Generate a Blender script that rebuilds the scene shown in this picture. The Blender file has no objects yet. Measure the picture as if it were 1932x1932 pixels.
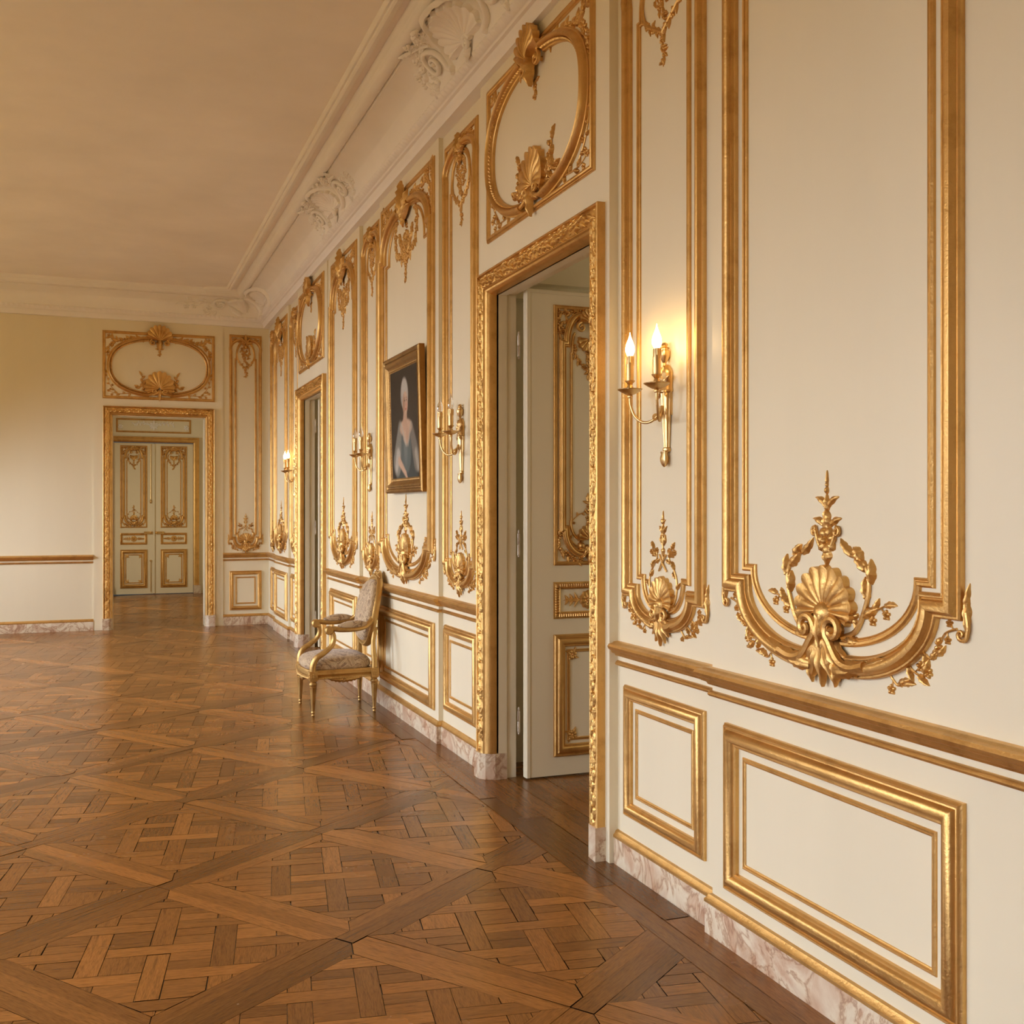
import bpy, math, random
from mathutils import Vector
R = math.radians
PI = math.pi
random.seed(7)
S = bpy.context.scene
C = S.collection

# ------------------------------------------------------------------ camera
YAW = R(21.0817)
cam_d = bpy.data.cameras.new('camera')
cam = bpy.data.objects.new('camera', cam_d)
C.objects.link(cam)
cam.location = (-2.0196, 0.0, 1.5)
cam.rotation_euler = (R(90), 0, -YAW)
cam_d.sensor_fit = 'HORIZONTAL'
cam_d.sensor_width = 36
cam_d.lens = 36 * 2000 / 1932
cam_d.shift_y = -3 / 1932
cam_d.clip_start = 0.05
cam_d.clip_end = 100
S.camera = cam

# ------------------------------------------------------------------ light
S.view_settings.view_transform = 'Standard'
S.view_settings.look = 'None'
S.view_settings.gamma = 1
S.view_settings.use_curve_mapping = False
S.view_settings.exposure = -0.05
S.cycles.use_denoising = True
S.cycles.max_bounces = 10
S.cycles.diffuse_bounces = 6
S.cycles.glossy_bounces = 5
S.cycles.sample_clamp_indirect = 6

wd = bpy.data.worlds.new('world')
S.world = wd
wd.use_nodes = True
wd.node_tree.nodes['Background'].inputs[0].default_value = (0.9, 0.88, 0.8, 1)
wd.node_tree.nodes['Background'].inputs[1].default_value = 0.08

HALL_X = -5.4          # window wall
END_Y = 14.25          # end wall
BACK_Y = -2.6
# daylight of the tall windows in the wall opposite: (centre y, watts)
WINDOWS = [(-0.4, 62), (2.9, 64), (6.2, 66), (9.5, 98), (12.6, 82)]
DAY = (0.92, 1.02, 1.25)


def area(name, loc, rot, sx, sy, watts, col, spread=180):
    l = bpy.data.lights.new(name, 'AREA')
    l.shape = 'RECTANGLE'
    l.size = sx
    l.size_y = sy
    l.energy = watts
    l.color = col
    l.spread = R(spread)
    o = bpy.data.objects.new(name, l)
    C.objects.link(o)
    o.location = loc
    o.rotation_euler = rot
    return o


for wy, watts in WINDOWS:
    # faces +X, tipped towards the floor as skylight falls
    area('daylight', (HALL_X + 0.06, wy, 1.65), (0, R(-90 + (34 if wy < 5 else 29)), 0), 2.5, 1.3, watts, DAY, 108)
# added warm fill lights between those windows, without lamp bodies
for ly in (1.25, 4.55, 7.85, 11.05):
    l = bpy.data.lights.new('window_pier_lamp', 'POINT')
    l.energy = 25
    l.color = (1.0, 0.73, 0.27)
    l.shadow_soft_size = .12
    o = bpy.data.objects.new('window_pier_lamp', l)
    C.objects.link(o)
    o.location = (HALL_X + .25, ly, 2.35)
area('daylight', (-4.05, 17.3, 1.6), (0, R(-90 + 20), 0), 2.4, 1.4, 78, (1, .93, .80), 130)  # added fill for the far room, no window built there
area('daylight', (2.55, 4.2, 1.6), (0, R(90), 0), 2.0, 1.0, 7.5, (1, .90, .72), 150)  # added fill to brighten the open leaf; this side room is windowless
area('daylight', (2.55, 10.2, 1.6), (0, R(90), 0), 2.0, 1.0, 7.5, (1, .90, .72), 150)  # same added fill behind the far side doorway

# ------------------------------------------------------------------ materials


def mat(name):
    m = bpy.data.materials.new(name)
    m.use_nodes = True
    nt = m.node_tree
    return m, nt, nt.nodes['Principled BSDF']


def N(nt, t, **kw):
    n = nt.nodes.new(t)
    for k, v in kw.items():
        setattr(n, k, v)
    return n


def noise(nt, vec, scale, detail=4, rough=0.55, dist=0.0):
    n = N(nt, 'ShaderNodeTexNoise')
    n.inputs['Scale'].default_value = scale
    n.inputs['Detail'].default_value = detail
    n.inputs['Roughness'].default_value = rough
    n.inputs['Distortion'].default_value = dist
    if vec is not None:
        nt.links.new(vec, n.inputs['Vector'])
    return n


def ramp(nt, fac, stops):
    r = N(nt, 'ShaderNodeValToRGB')
    el = r.color_ramp.elements
    while len(el) < len(stops):
        el.new(0.5)
    for e, (p, c) in zip(el, stops):
        e.position = p
        e.color = (*c, 1)
    nt.links.new(fac, r.inputs[0])
    return r


def objco(nt, scale=(1, 1, 1)):
    tc = N(nt, 'ShaderNodeTexCoord')
    mp = N(nt, 'ShaderNodeMapping')
    mp.inputs['Scale'].default_value = scale
    nt.links.new(tc.outputs['Object'], mp.inputs[0])
    return mp.outputs[0]


def bump(nt, p, h, strength, dist=0.01):
    b = N(nt, 'ShaderNodeBump')
    b.inputs['Strength'].default_value = strength
    b.inputs['Distance'].default_value = dist
    nt.links.new(h, b.inputs['Height'])
    nt.links.new(b.outputs[0], p.inputs['Normal'])


def paint(name, col, rough=0.45, var=0.05, scale=(1, 1, 0.15)):
    m, nt, p = mat(name)
    co = objco(nt, scale)
    n = noise(nt, co, 2.2, 5)
    lo = tuple(c * (1 - var) for c in col)
    hi = tuple(min(1, c * (1 + var)) for c in col)
    r = ramp(nt, n.outputs[0], [(0.3, lo), (0.7, hi)])
    nt.links.new(r.outputs[0], p.inputs['Base Color'])
    p.inputs['Roughness'].default_value = rough
    n2 = noise(nt, objco(nt, (1, 1, 0.2)), 60, 3)
    bump(nt, p, n2.outputs[0], 0.06, 0.002)
    return m


def gilt(name, a, b, rough=0.38, metal=0.9, bs=0.25):
    m, nt, p = mat(name)
    co = objco(nt)
    n = noise(nt, co, 9, 6, 0.65)
    r = ramp(nt, n.outputs[0], [(0.28, b), (0.5, a), (0.8, tuple(min(1, c * 1.1) for c in a))])
    nt.links.new(r.outputs[0], p.inputs['Base Color'])
    p.inputs['Metallic'].default_value = metal
    n2 = noise(nt, co, 140, 4, 0.6)
    rr = N(nt, 'ShaderNodeMapRange')
    rr.inputs['To Min'].default_value = rough - 0.1
    rr.inputs['To Max'].default_value = rough + 0.14
    nt.links.new(n2.outputs[0], rr.inputs['Value'])
    nt.links.new(rr.outputs[0], p.inputs['Roughness'])
    n3 = noise(nt, co, 48, 3, 0.6)
    ad = N(nt, 'ShaderNodeMath', operation='ADD')
    nt.links.new(n2.outputs[0], ad.inputs[0])
    nt.links.new(n3.outputs[0], ad.inputs[1])
    bump(nt, p, ad.outputs[0], bs * 1.2, 0.004)
    return m


M = {}
M['wall'] = paint('cream_paint', (0.82, 0.745, 0.535), 0.38, 0.025)
M['door'] = paint('door_paint', (0.79, 0.70, 0.49), 0.36, 0.03)
M['plaster'] = paint('plaster', (0.93, 0.895, 0.82), 0.7, 0.03, (1, 1, 1))
M['ceiling'] = paint('ceiling_paint', (0.94, 0.89, 0.81), 0.8, 0.05, (0.6, 0.6, 0.6))
M['gold'] = gilt('gilding', (0.69, 0.425, 0.145), (0.52, 0.295, 0.085), 0.37, 0.9)
M['gold_bright'] = gilt('burnished_gilding', (0.78, 0.50, 0.17), (0.56, 0.32, 0.09), 0.34, 0.92, 0.35)
M['gold_wood'] = gilt('giltwood', (0.56, 0.355, 0.12), (0.36, 0.21, 0.06), 0.40, 0.85, 0.3)
M['brass'] = gilt('brass', (0.70, 0.49, 0.22), (0.60, 0.40, 0.16), 0.32, 1.0, 0.05)
M['iron'] = gilt('hinge_metal', (0.55, 0.47, 0.36), (0.30, 0.24, 0.17), 0.4, 0.8, 0.1)
M['dark'] = paint('dark_gap', (0.10, 0.065, 0.04), 0.7, 0.1)
M['frame_gold'] = gilt('frame_gilding', (0.33, 0.185, 0.055), (0.18, 0.09, 0.025), 0.33, 0.85, 0.3)


def marble():
    m, nt, p = mat('pink_marble')
    co = objco(nt, (1, 1, 1))
    w = noise(nt, co, 3.0, 8, 0.6, 1.5)
    v = N(nt, 'ShaderNodeTexVoronoi', feature='DISTANCE_TO_EDGE')
    mix = N(nt, 'ShaderNodeMix', data_type='VECTOR')
    mix.inputs[0].default_value = 0.35
    nt.links.new(co, mix.inputs[4])
    nt.links.new(w.outputs['Color'], mix.inputs[5])
    v.inputs['Scale'].default_value = 9
    nt.links.new(mix.outputs[1], v.inputs['Vector'])
    base = ramp(nt, w.outputs[0], [(0.25, (0.36, 0.20, 0.12)), (0.42, (0.56, 0.385, 0.25)), (0.54, (0.72, 0.625, 0.455)), (0.75, (0.60, 0.455, 0.29))])
    vein = ramp(nt, v.outputs['Distance'], [(0.0, (0.45, 0.26, 0.19)), (0.05, (0.8, 0.68, 0.58)), (0.12, (1, 1, 1))])
    mm = N(nt, 'ShaderNodeMix', data_type='RGBA', blend_type='MULTIPLY')
    mm.inputs[0].default_value = 0.75
    nt.links.new(base.outputs[0], mm.inputs[6])
    nt.links.new(vein.outputs[0], mm.inputs[7])
    nt.links.new(mm.outputs[2], p.inputs['Base Color'])
    p.inputs['Roughness'].default_value = 0.28
    return m


M['marble'] = marble()


def parquet():
    m, nt, p = mat('oak_parquet')
    uv = N(nt, 'ShaderNodeUVMap')
    mp = N(nt, 'ShaderNodeMapping')
    mp.inputs['Scale'].default_value = (2.2, 26, 1)
    nt.links.new(uv.outputs[0], mp.inputs[0])
    g = noise(nt, mp.outputs[0], 3.0, 6, 0.6, 0.6)
    mp2 = N(nt, 'ShaderNodeMapping')
    mp2.inputs['Scale'].default_value = (9, 120, 1)
    nt.links.new(uv.outputs[0], mp2.inputs[0])
    f = noise(nt, mp2.outputs[0], 3.0, 3, 0.5)
    grain = ramp(nt, g.outputs[0], [(0.25, (0.50, 0.45, 0.40)), (0.43, (0.95, 0.93, 0.9)), (0.6, (1.12, 1.1, 1.05)), (0.75, (0.68, 0.63, 0.56))])
    fine = ramp(nt, f.outputs[0], [(0.35, (0.55, 0.5, 0.44)), (0.55, (1.05, 1.05, 1.05))])
    at = N(nt, 'ShaderNodeVertexColor', layer_name='tone')
    a = N(nt, 'ShaderNodeMix', data_type='RGBA', blend_type='MULTIPLY')
    a.inputs[0].default_value = 1
    nt.links.new(at.outputs[0], a.inputs[6])
    nt.links.new(grain.outputs[0], a.inputs[7])
    b = N(nt, 'ShaderNodeMix', data_type='RGBA', blend_type='MULTIPLY')
    b.inputs[0].default_value = 0.6
    nt.links.new(a.outputs[2], b.inputs[6])
    nt.links.new(fine.outputs[0], b.inputs[7])
    nt.links.new(b.outputs[2], p.inputs['Base Color'])
    big = noise(nt, objco(nt), 1.3, 5, 0.6)
    rr = N(nt, 'ShaderNodeMapRange')
    rr.inputs['To Min'].default_value = 0.19
    rr.inputs['To Max'].default_value = 0.33
    nt.links.new(big.outputs[0], rr.inputs['Value'])
    nt.links.new(rr.outputs[0], p.inputs['Roughness'])
    p.inputs['Specular IOR Level'].default_value = 0.40
    bump(nt, p, f.outputs[0], 0.12, 0.002)
    return m


M['parquet'] = parquet()


def brocade():
    m, nt, p = mat('brocade')
    co = objco(nt)
    n = noise(nt, co, 13, 2, 0.5, 1.6)
    r = ramp(nt, n.outputs[0], [(0.38, (0.42, 0.295, 0.155)), (0.46, (0.58, 0.435, 0.255)), (0.52, (0.36, 0.235, 0.115)), (0.56, (0.20, 0.115, 0.055)), (0.62, (0.50, 0.365, 0.205))])
    nt.links.new(r.outputs[0], p.inputs['Base Color'])
    p.inputs['Roughness'].default_value = 0.75
    p.inputs['Sheen Weight'].default_value = 0.25
    n2 = noise(nt, co, 350, 2)
    bump(nt, p, n2.outputs[0], 0.3, 0.002)
    return m


M['brocade'] = brocade()


def glow():
    m, nt, p = mat('lit_bulb')
    p.inputs['Base Color'].default_value = (1, 0.9, 0.7, 1)
    p.inputs['Emission Color'].default_value = (1.0, 0.62, 0.26, 1)
    p.inputs['Emission Strength'].default_value = 44
    return m


M['glow'] = glow()


def glass(name='clear_glass'):
    m, nt, p = mat(name)
    p.inputs['Base Color'].default_value = (1, 1, 1, 1)
    p.inputs['Transmission Weight'].default_value = 1
    p.inputs['Roughness'].default_value = 0.03
    p.inputs['IOR'].default_value = 1.3
    return m


M['glass'] = glass()


def canvas():
    m, nt, p = mat('oil_paint')
    at = N(nt, 'ShaderNodeVertexColor', layer_name='tone')
    nt.links.new(at.outputs[0], p.inputs['Base Color'])
    p.inputs['Specular IOR Level'].default_value = 0.15
    p.inputs['Roughness'].default_value = 0.6
    return m


M['canvas'] = canvas()

# ------------------------------------------------------------------ mesh kit


class MB:
    """verts collected in (u right, v up, w out of the surface) and mapped to the object's own axes"""

    def __init__(self, mapf=None, sx=1, ou=0.0, ov=0.0, sc=1.0):
        self.v = []
        self.f = []
        self.mapf = mapf or (lambda u, v, w: (u, -w, v))
        self.sx = sx
        self.ou = ou
        self.ov = ov
        self.sc = sc

    def P(self, u, v, w):
        self.v.append(self.mapf(self.sx * (u * self.sc) + self.ou, v * self.sc + self.ov, w * self.sc))
        return len(self.v) - 1

    def grid(self, rows, cu=False, cv=False):
        n, m = len(rows), len(rows[0])
        idx = [[self.P(*q) for q in r] for r in rows]
        for i in range(n if cu else n - 1):
            for j in range(m if cv else m - 1):
                a, b = idx[i][j], idx[i][(j + 1) % m]
                c, d = idx[(i + 1) % n][(j + 1) % m], idx[(i + 1) % n][j]
                self.f.append((a, b, c, d))
        return idx

    def box(self, u0, u1, v0, v1, w0, w1):
        p = [self.P(u, v, w) for u in (u0, u1) for v in (v0, v1) for w in (w0, w1)]
        for q in ((0, 1, 3, 2), (4, 6, 7, 5), (0, 4, 5, 1), (2, 3, 7, 6), (0, 2, 6, 4), (1, 5, 7, 3)):
            self.f.append(tuple(p[k] for k in q))


def build(name, mb, material, parent=None, angle=38, flat=False):
    me = bpy.data.meshes.new(name)
    me.from_pydata(mb.v, [], mb.f)
    me.materials.append(material)
    if not flat:
        me.shade_smooth()
        me.set_sharp_from_angle(angle=R(angle))
    me.update()
    o = bpy.data.objects.new(name, me)
    C.objects.link(o)
    if parent:
        o.parent = parent
    return o


def empty(name, loc=(0, 0, 0), rz=0.0, label=None, cat=None, group=None, kind=None):
    o = bpy.data.objects.new(name, None)
    C.objects.link(o)
    o.location = loc
    o.rotation_euler = (0, 0, rz)
    o.empty_display_size = 0.1
    tag(o, label, cat, group, kind)
    return o


def tag(o, label=None, cat=None, group=None, kind=None):
    if label:
        o['label'] = label
    if cat:
        o['category'] = cat
    if group:
        o['group'] = group
    if kind:
        o['kind'] = kind
    return o


KIDS = {}


def copy_tree(o, parent=None):
    c = o.copy()
    C.objects.link(c)
    if parent:
        c.parent = parent
    for ch in [x for x in o.children]:
        copy_tree(ch, c)
    return c


def norm2(x, y):
    l = math.hypot(x, y) or 1e-9
    return x / l, y / l


def resample(path, step):
    out = []
    for (a, b), (c, d) in zip(path, path[1:]):
        n = max(1, int(math.hypot(c - a, d - b) / step))
        for k in range(n):
            out.append((a + (c - a) * k / n, b + (d - b) * k / n))
    out.append(path[-1])
    return out


def sweep(mb, path, prof, closed=False, side=1, step=None, caps=True):
    """prof: [(offset to the left of travel, height)] or a function of the run length"""
    if step:
        path = resample(path + [path[0]], step)[:-1] if closed else resample(path, step)
    n = len(path)
    rows = []
    s = 0.0
    for i, (x, y) in enumerate(path):
        if closed:
            a, b = path[i - 1], path[(i + 1) % n]
        else:
            a, b = path[max(0, i - 1)], path[min(n - 1, i + 1)]
        t1 = norm2(x - a[0], y - a[1]) if (x, y) != a else None
        t2 = norm2(b[0] - x, b[1] - y) if (x, y) != b else None
        t1 = t1 or t2
        t2 = t2 or t1
        n1 = (-t1[1], t1[0])
        n2 = (-t2[1], t2[0])
        k = 1 + n1[0] * n2[0] + n1[1] * n2[1]
        k = max(k, 0.35)
        m = ((n1[0] + n2[0]) / k * side, (n1[1] + n2[1]) / k * side)
        if i:
            s += math.hypot(x - path[i - 1][0], y - path[i - 1][1])
        pr = prof(s) if callable(prof) else prof
        rows.append([(x + m[0] * o, y + m[1] * o, w) for o, w in pr])
    idx = mb.grid(rows, cu=closed)
    if caps and not closed:
        mb.f.append(tuple(idx[0]))
        mb.f.append(tuple(reversed(idx[-1])))


def heavy(W, H):
    return [(-.5 * W, 0), (-.5 * W, .38 * H), (-.44 * W, .5 * H), (-.36 * W, .5 * H), (-.32 * W, .66 * H), (-.22 * W, .92 * H), (-.08 * W, H),
            (.06 * W, .95 * H), (.17 * W, .74 * H), (.23 * W, .5 * H), (.29 * W, .46 * H), (.33 * W, .6 * H), (.39 * W, .62 * H), (.44 * W, .42 * H), (.5 * W, .34 * H), (.5 * W, 0)]


def thin(W, H):
    return [(-.5 * W, 0), (-.46 * W, .6 * H), (-.25 * W, H), (.02 * W, .9 * H), (.12 * W, .5 * H), (.2 * W, .5 * H), (.3 * W, .72 * H), (.45 * W, .5 * H), (.5 * W, 0)]


def arc(u0, v0, u1, v1, n=14):
    """quarter ellipse, leaving (u0,v0) upright and reaching (u1,v1) level"""
    return [(u1 + (u0 - u1) * math.cos(t * PI / 2 / n), v0 + (v1 - v0) * math.sin(t * PI / 2 / n)) for t in range(n + 1)]


def spline(pts, n=6):
    """Catmull-Rom through points of any dimension"""
    out = []
    P = [pts[0]] + list(pts) + [pts[-1]]
    for i in range(1, len(P) - 2):
        a, b, c, d = P[i - 1], P[i], P[i + 1], P[i + 2]
        for k in range(n):
            t = k / n
            out.append(tuple(0.5 * (2 * q + (r - p) * t + (2 * p - 5 * q + 4 * r - s) * t * t + (3 * q - p - 3 * r + s) * t ** 3)
                             for p, q, r, s in zip(a, b, c, d)))
    out.append(tuple(pts[-1]))
    return out


def tube(mb, pts, rad, nseg=8, flat=1.0, caps=True):
    """round bar through 3D points; rad = number or function of 0..1"""
    n = len(pts)
    V = [Vector(p) for p in pts]
    rows = []
    ref = None
    for i in range(n):
        t = (V[min(n - 1, i + 1)] - V[max(0, i - 1)])
        if t.length < 1e-9:
            t = Vector((0, 0, 1))
        t.normalize()
        if ref is None:
            ref = Vector((0, 0, 1)) if abs(t.z) < 0.9 else Vector((1, 0, 0))
        a = (ref - t * ref.dot(t))
        if a.length < 1e-6:
            a = t.orthogonal()
        a.normalize()
        ref = a
        b = t.cross(a)
        r = rad(i / max(1, n - 1)) if callable(rad) else rad
        rows.append([tuple(V[i] + a * (math.cos(k * 2 * PI / nseg) * r * flat) + b * (math.sin(k * 2 * PI / nseg) * r)) for k in range(nseg)])
    idx = mb.grid(rows, cv=True)
    if caps:
        mb.f.append(tuple(idx[0]))
        mb.f.append(tuple(reversed(idx[-1])))


def volute(mb, cu, cv, r, turns, a0, hand, rad, w, lead=()):
    """scroll lying on the surface; lead = points (u,v) that run into it"""
    pts = []
    if lead:
        first = (cu + r * math.cos(a0), cv + r * math.sin(a0))
        pts = [(u, v, w) for u, v in spline(list(lead) + [first], 5)][:-1]
    n = int(14 * turns)
    for k in range(n + 1):
        t = k / n
        rr = r * (1 - t) ** 0.8 + rad * 0.35 * t
        a = a0 + hand * turns * 2 * PI * t
        pts.append((cu + rr * math.cos(a), cv + rr * math.sin(a), w + rad * 0.6 * t))
    L = len(lead)
    tube(mb, pts, lambda t: rad * (1 - 0.45 * t), 8)
    blob(mb, cu, cv, rad * 0.9, rad * 0.9, w + rad * 1.3)


def blob(mb, u, v, ru, rv, h, n=8, m=3, rot=0.0):
    ca, sa = math.cos(rot), math.sin(rot)
    rows = []
    for i in range(m + 1):
        e = i / m * PI / 2 * 0.94
        rows.append([(u + ca * ru * math.cos(e) * math.cos(k * 2 * PI / n) - sa * rv * math.cos(e) * math.sin(k * 2 * PI / n),
                      v + sa * ru * math.cos(e) * math.cos(k * 2 * PI / n) + ca * rv * math.cos(e) * math.sin(k * 2 * PI / n),
                      h * math.sin(e)) for k in range(n)])
    idx = mb.grid(rows, cv=True)
    mb.f.append(tuple(idx[-1]))


def leaf(mb, u, v, ang, L, W, h, bend=0.0, lobes=4, w0=0.0, nt=12, curl=0.0):
    """carved acanthus leaf: lobed edge, domed blade, sunk midrib"""
    ss = (-1, -.72, -.4, -.12, .12, .4, .72, 1)
    rows = []
    x, y = u, v
    for i in range(nt + 1):
        t = i / nt
        a = ang + bend * t
        if i:
            x += L / nt * math.cos(a)
            y += L / nt * math.sin(a)
        env = (math.sin(PI * (0.12 + 0.88 * t) ** 0.85)) ** 0.8 if t < 1 else 0.0
        lob = 0.74 + 0.26 * abs(math.cos(lobes * PI * t))
        hw = W * 0.5 * max(env, 0.02) * lob
        hh = h * (0.35 + 0.65 * math.sin(PI * min(1, 0.15 + 0.85 * t)) ** 0.6) + curl * t * t
        row = []
        for s in ss:
            a_s = abs(s)
            z = hh * ((1 - a_s ** 2.2) * 0.8 + 0.2 * math.cos(lobes * 2 * PI * (t - 0.16 * a_s)) * (0.2 + a_s) * (a_s < 0.99))
            if a_s < 0.2:
                z *= 0.78
            z *= min(1, .25 + t * 7)
            if a_s > .99:
                z = 0
            row.append((x - math.sin(a) * hw * s, y + math.cos(a) * hw * s, w0 + max(z, 0)))
        rows.append(row)
    mb.grid(rows)


def flower(mb, u, v, r, h, petals=6, a0=0.3):
    for k in range(petals):
        a = a0 + k * 2 * PI / petals
        blob(mb, u + r * .58 * math.cos(a), v + r * .58 * math.sin(a), r * .44, r * .36, h * .75, 7, 2, a)
    blob(mb, u, v, r * .3, r * .3, h * 1.15, 7, 2)


def shell(mb, u, v, ru, rv, h, ribs=11, spread=2.35, inv=1, w0=0.0, hinge=0.0):
    """scallop fan springing from (u,v); inv=-1 hangs it"""
    nr = 9
    cols = ribs * 6
    rows = []
    for i in range(nr + 1):
        r = i / nr
        row = []
        for k in range(cols + 1):
            q = k / cols
            th = (q - 0.5) * 2 * spread
            rib = abs(math.sin(PI * ribs * q))
            rad = (0.90 + 0.10 * rib) * (1 - 0.16 * (abs(th) / spread) ** 3)
            rr = r * rad
            if i == 0:
                rr = 0.05
            dome = math.sin(PI * min(1, 0.14 + 0.75 * r ** 0.9)) ** 0.7
            z = h * dome * (0.74 + 0.26 * rib ** 0.7 * (0.3 + 0.7 * r))
            z *= min(1, min(q, 1 - q) * cols / 4)
            if i == nr:
                z = 0
            elif i == nr - 1:
                z += h * 0.16
                rr = rad * 0.985
            uu = u + ru * rr * math.sin(th)
            vv = v + inv * rv * (rr * math.cos(th) * (0.62 if math.cos(th) < 0 else 1.0))
            row.append((uu, vv, w0 + z))
        rows.append(row)
    mb.grid(rows)


def fan(mb, u, v, ang, spread, n, L, W, h, lobes=3, w0=0.0):
    """plume of leaves from one point"""
    order = sorted(range(n), key=lambda k: -abs(k - (n - 1) / 2))
    for k in order:
        q = (k - (n - 1) / 2) / max(1, (n - 1) / 2) if n > 1 else 0
        leaf(mb, u, v, ang + q * spread, L * (1 - 0.22 * abs(q)), W, h * (1.25 - 0.4 * abs(q)), bend=q * 0.55, lobes=lobes, w0=w0)


def spray(mb, pts, size, n=5, r=0.006, h=0.014, tip='leaf', seed=1, sides=(1, -1)):
    """leafy stem"""
    rnd = random.Random(seed)
    sp = spline(pts, 6)
    tube(mb, [(x, y, r * .7) for x, y in sp], lambda t: r * (1 - .5 * t), 6)
    for k in range(n):
        i = int((k + .7) / (n + .3) * (len(sp) - 2))
        x, y = sp[i]
        a = math.atan2(sp[i + 1][1] - y, sp[i + 1][0] - x)
        s = sides[k % len(sides)]
        if rnd.random() < .3:
            q = a + s * 1.1
            tube(mb, [(x, y, r * .6), (x + size * .5 * math.cos(q), y + size * .5 * math.sin(q), r * .7)], r * .5, 5)
            flower(mb, x + size * .62 * math.cos(q), y + size * .62 * math.sin(q), size * .36, h, 5)
        else:
            leaf(mb, x, y, a + s * rnd.uniform(.55, .95), size * rnd.uniform(.8, 1.1), size * .56, h * 1.4, bend=s * rnd.uniform(-.9, .6), lobes=3, nt=10)
    x, y = sp[-1]
    a = math.atan2(y - sp[-3][1], x - sp[-3][0])
    if tip == 'leaf':
        leaf(mb, x, y, a, size * 1.15, size * .5, h * 1.1, bend=.6, lobes=3, nt=10)
    elif tip == 'bud':
        blob(mb, x + size * .2 * math.cos(a), y + size * .2 * math.sin(a), size * .34, size * .2, h * 1.2, 8, 3, a)
    else:
        flower(mb, x, y, size * .36, h, 6)


def garland(mb, pts, r, h, dens=1.0, seed=3):
    """string of small flowers and leaves"""
    rnd = random.Random(seed)
    sp = spline(pts, 12)
    L = 0
    last = -1
    for (a, b), (c, d) in zip(sp, sp[1:]):
        L += math.hypot(c - a, d - b)
        if L - last > r * 0.95 / dens:
            last = L
            th = math.atan2(d - b, c - a)
            k = rnd.random()
            if k < .35:
                flower(mb, a, b, r * rnd.uniform(.7, 1), h, 5, rnd.random() * 3)
            else:
                leaf(mb, a, b, th + rnd.choice((-1, 1)) * rnd.uniform(.3, 1.1), r * 1.9, r * .95, h, bend=rnd.uniform(-.6, .6), lobes=2, nt=6)
                blob(mb, a + rnd.uniform(-.3, .3) * r, b + rnd.uniform(-.3, .3) * r, r * .5, r * .38, h * .9, 6, 2, th)


def lathe(mb, prof, nseg=16, ou=0.0, ow=0.0, flutes=0, fl=0.12, half=False):
    """turned about the v axis at (u=ou, w=ow)"""
    rows = []
    n = nseg
    for r, v in prof:
        row = []
        for k in range(n):
            a = k * 2 * PI / n
            q = r
            if flutes:
                q = r * (1 - fl * (0.5 + 0.5 * math.cos(flutes * a)))
            row.append((ou + q * math.cos(a), v, ow + q * math.sin(a)))
        rows.append(row)
    idx = mb.grid(rows, cv=True)
    mb.f.append(tuple(reversed(idx[0])))
    mb.f.append(tuple(idx[-1]))


# ------------------------------------------------------------------ setting
P_S, P_W, P_D = 0.025, -0.005, -0.015     # planes of the narrow, the wide and the doorway bays
BAYS = [(BACK_Y, 3.25, P_W), (3.25, 4.05, P_S), (4.05, 5.70, P_D), (5.70, 6.54, P_S), (6.54, 8.10, P_W), (8.10, 8.80, P_S),
        (8.80, 10.13, P_W), (10.13, 11.78, P_D), (11.78, 12.47, P_S), (12.47, 13.52, P_W), (13.52, END_Y, P_S)]
DOOR_Y = (4.875, 10.955)
DH = 0.665            # half of the clear opening
DTOP = 2.70           # its height
CEIL = 4.30
WTOP = 3.93
WT = 0.14             # wall thickness at the doorways
XYZ = lambda x, y, z: (x, y, z)


def structure(o, label=None):
    tag(o, label, None, None, 'structure')
    return o


mb = MB(XYZ)
for y0, y1, x in BAYS:
    if x == P_D:
        c = (y0 + y1) / 2
        mb.box(x, WT, y0, c - DH - .02, 0, CEIL)
        mb.box(x, WT, c + DH + .02, y1, 0, CEIL)
        mb.box(x, WT, c - DH - .02, c + DH + .02, DTOP + .02, CEIL)
    else:
        mb.box(x, WT, y0, y1, 0, CEIL)
structure(build('wall_right', mb, M['wall'], flat=True), 'long cream panelled wall with gilded mouldings')

# end wall with its wide doorway
EX0, EX1, ETOP = -1.905, -0.795, 2.69
EC = (EX0 + EX1) / 2
mb = MB(XYZ)
EB0, EB1 = EC - 0.785, EC + 0.785
mb.box(HALL_X, EB0, END_Y, END_Y + .22, 0, CEIL)
mb.box(EB1, WT, END_Y, END_Y + .22, 0, CEIL)
mb.box(EB0, EX0, END_Y - .015, END_Y + .22, 0, CEIL)
mb.box(EX1, EB1, END_Y - .015, END_Y + .22, 0, CEIL)
mb.box(EX0, EX1, END_Y - .015, END_Y + .22, ETOP, CEIL)
structure(build('wall_end', mb, M['wall'], flat=True), 'cream end wall with a gilded doorway')

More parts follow.
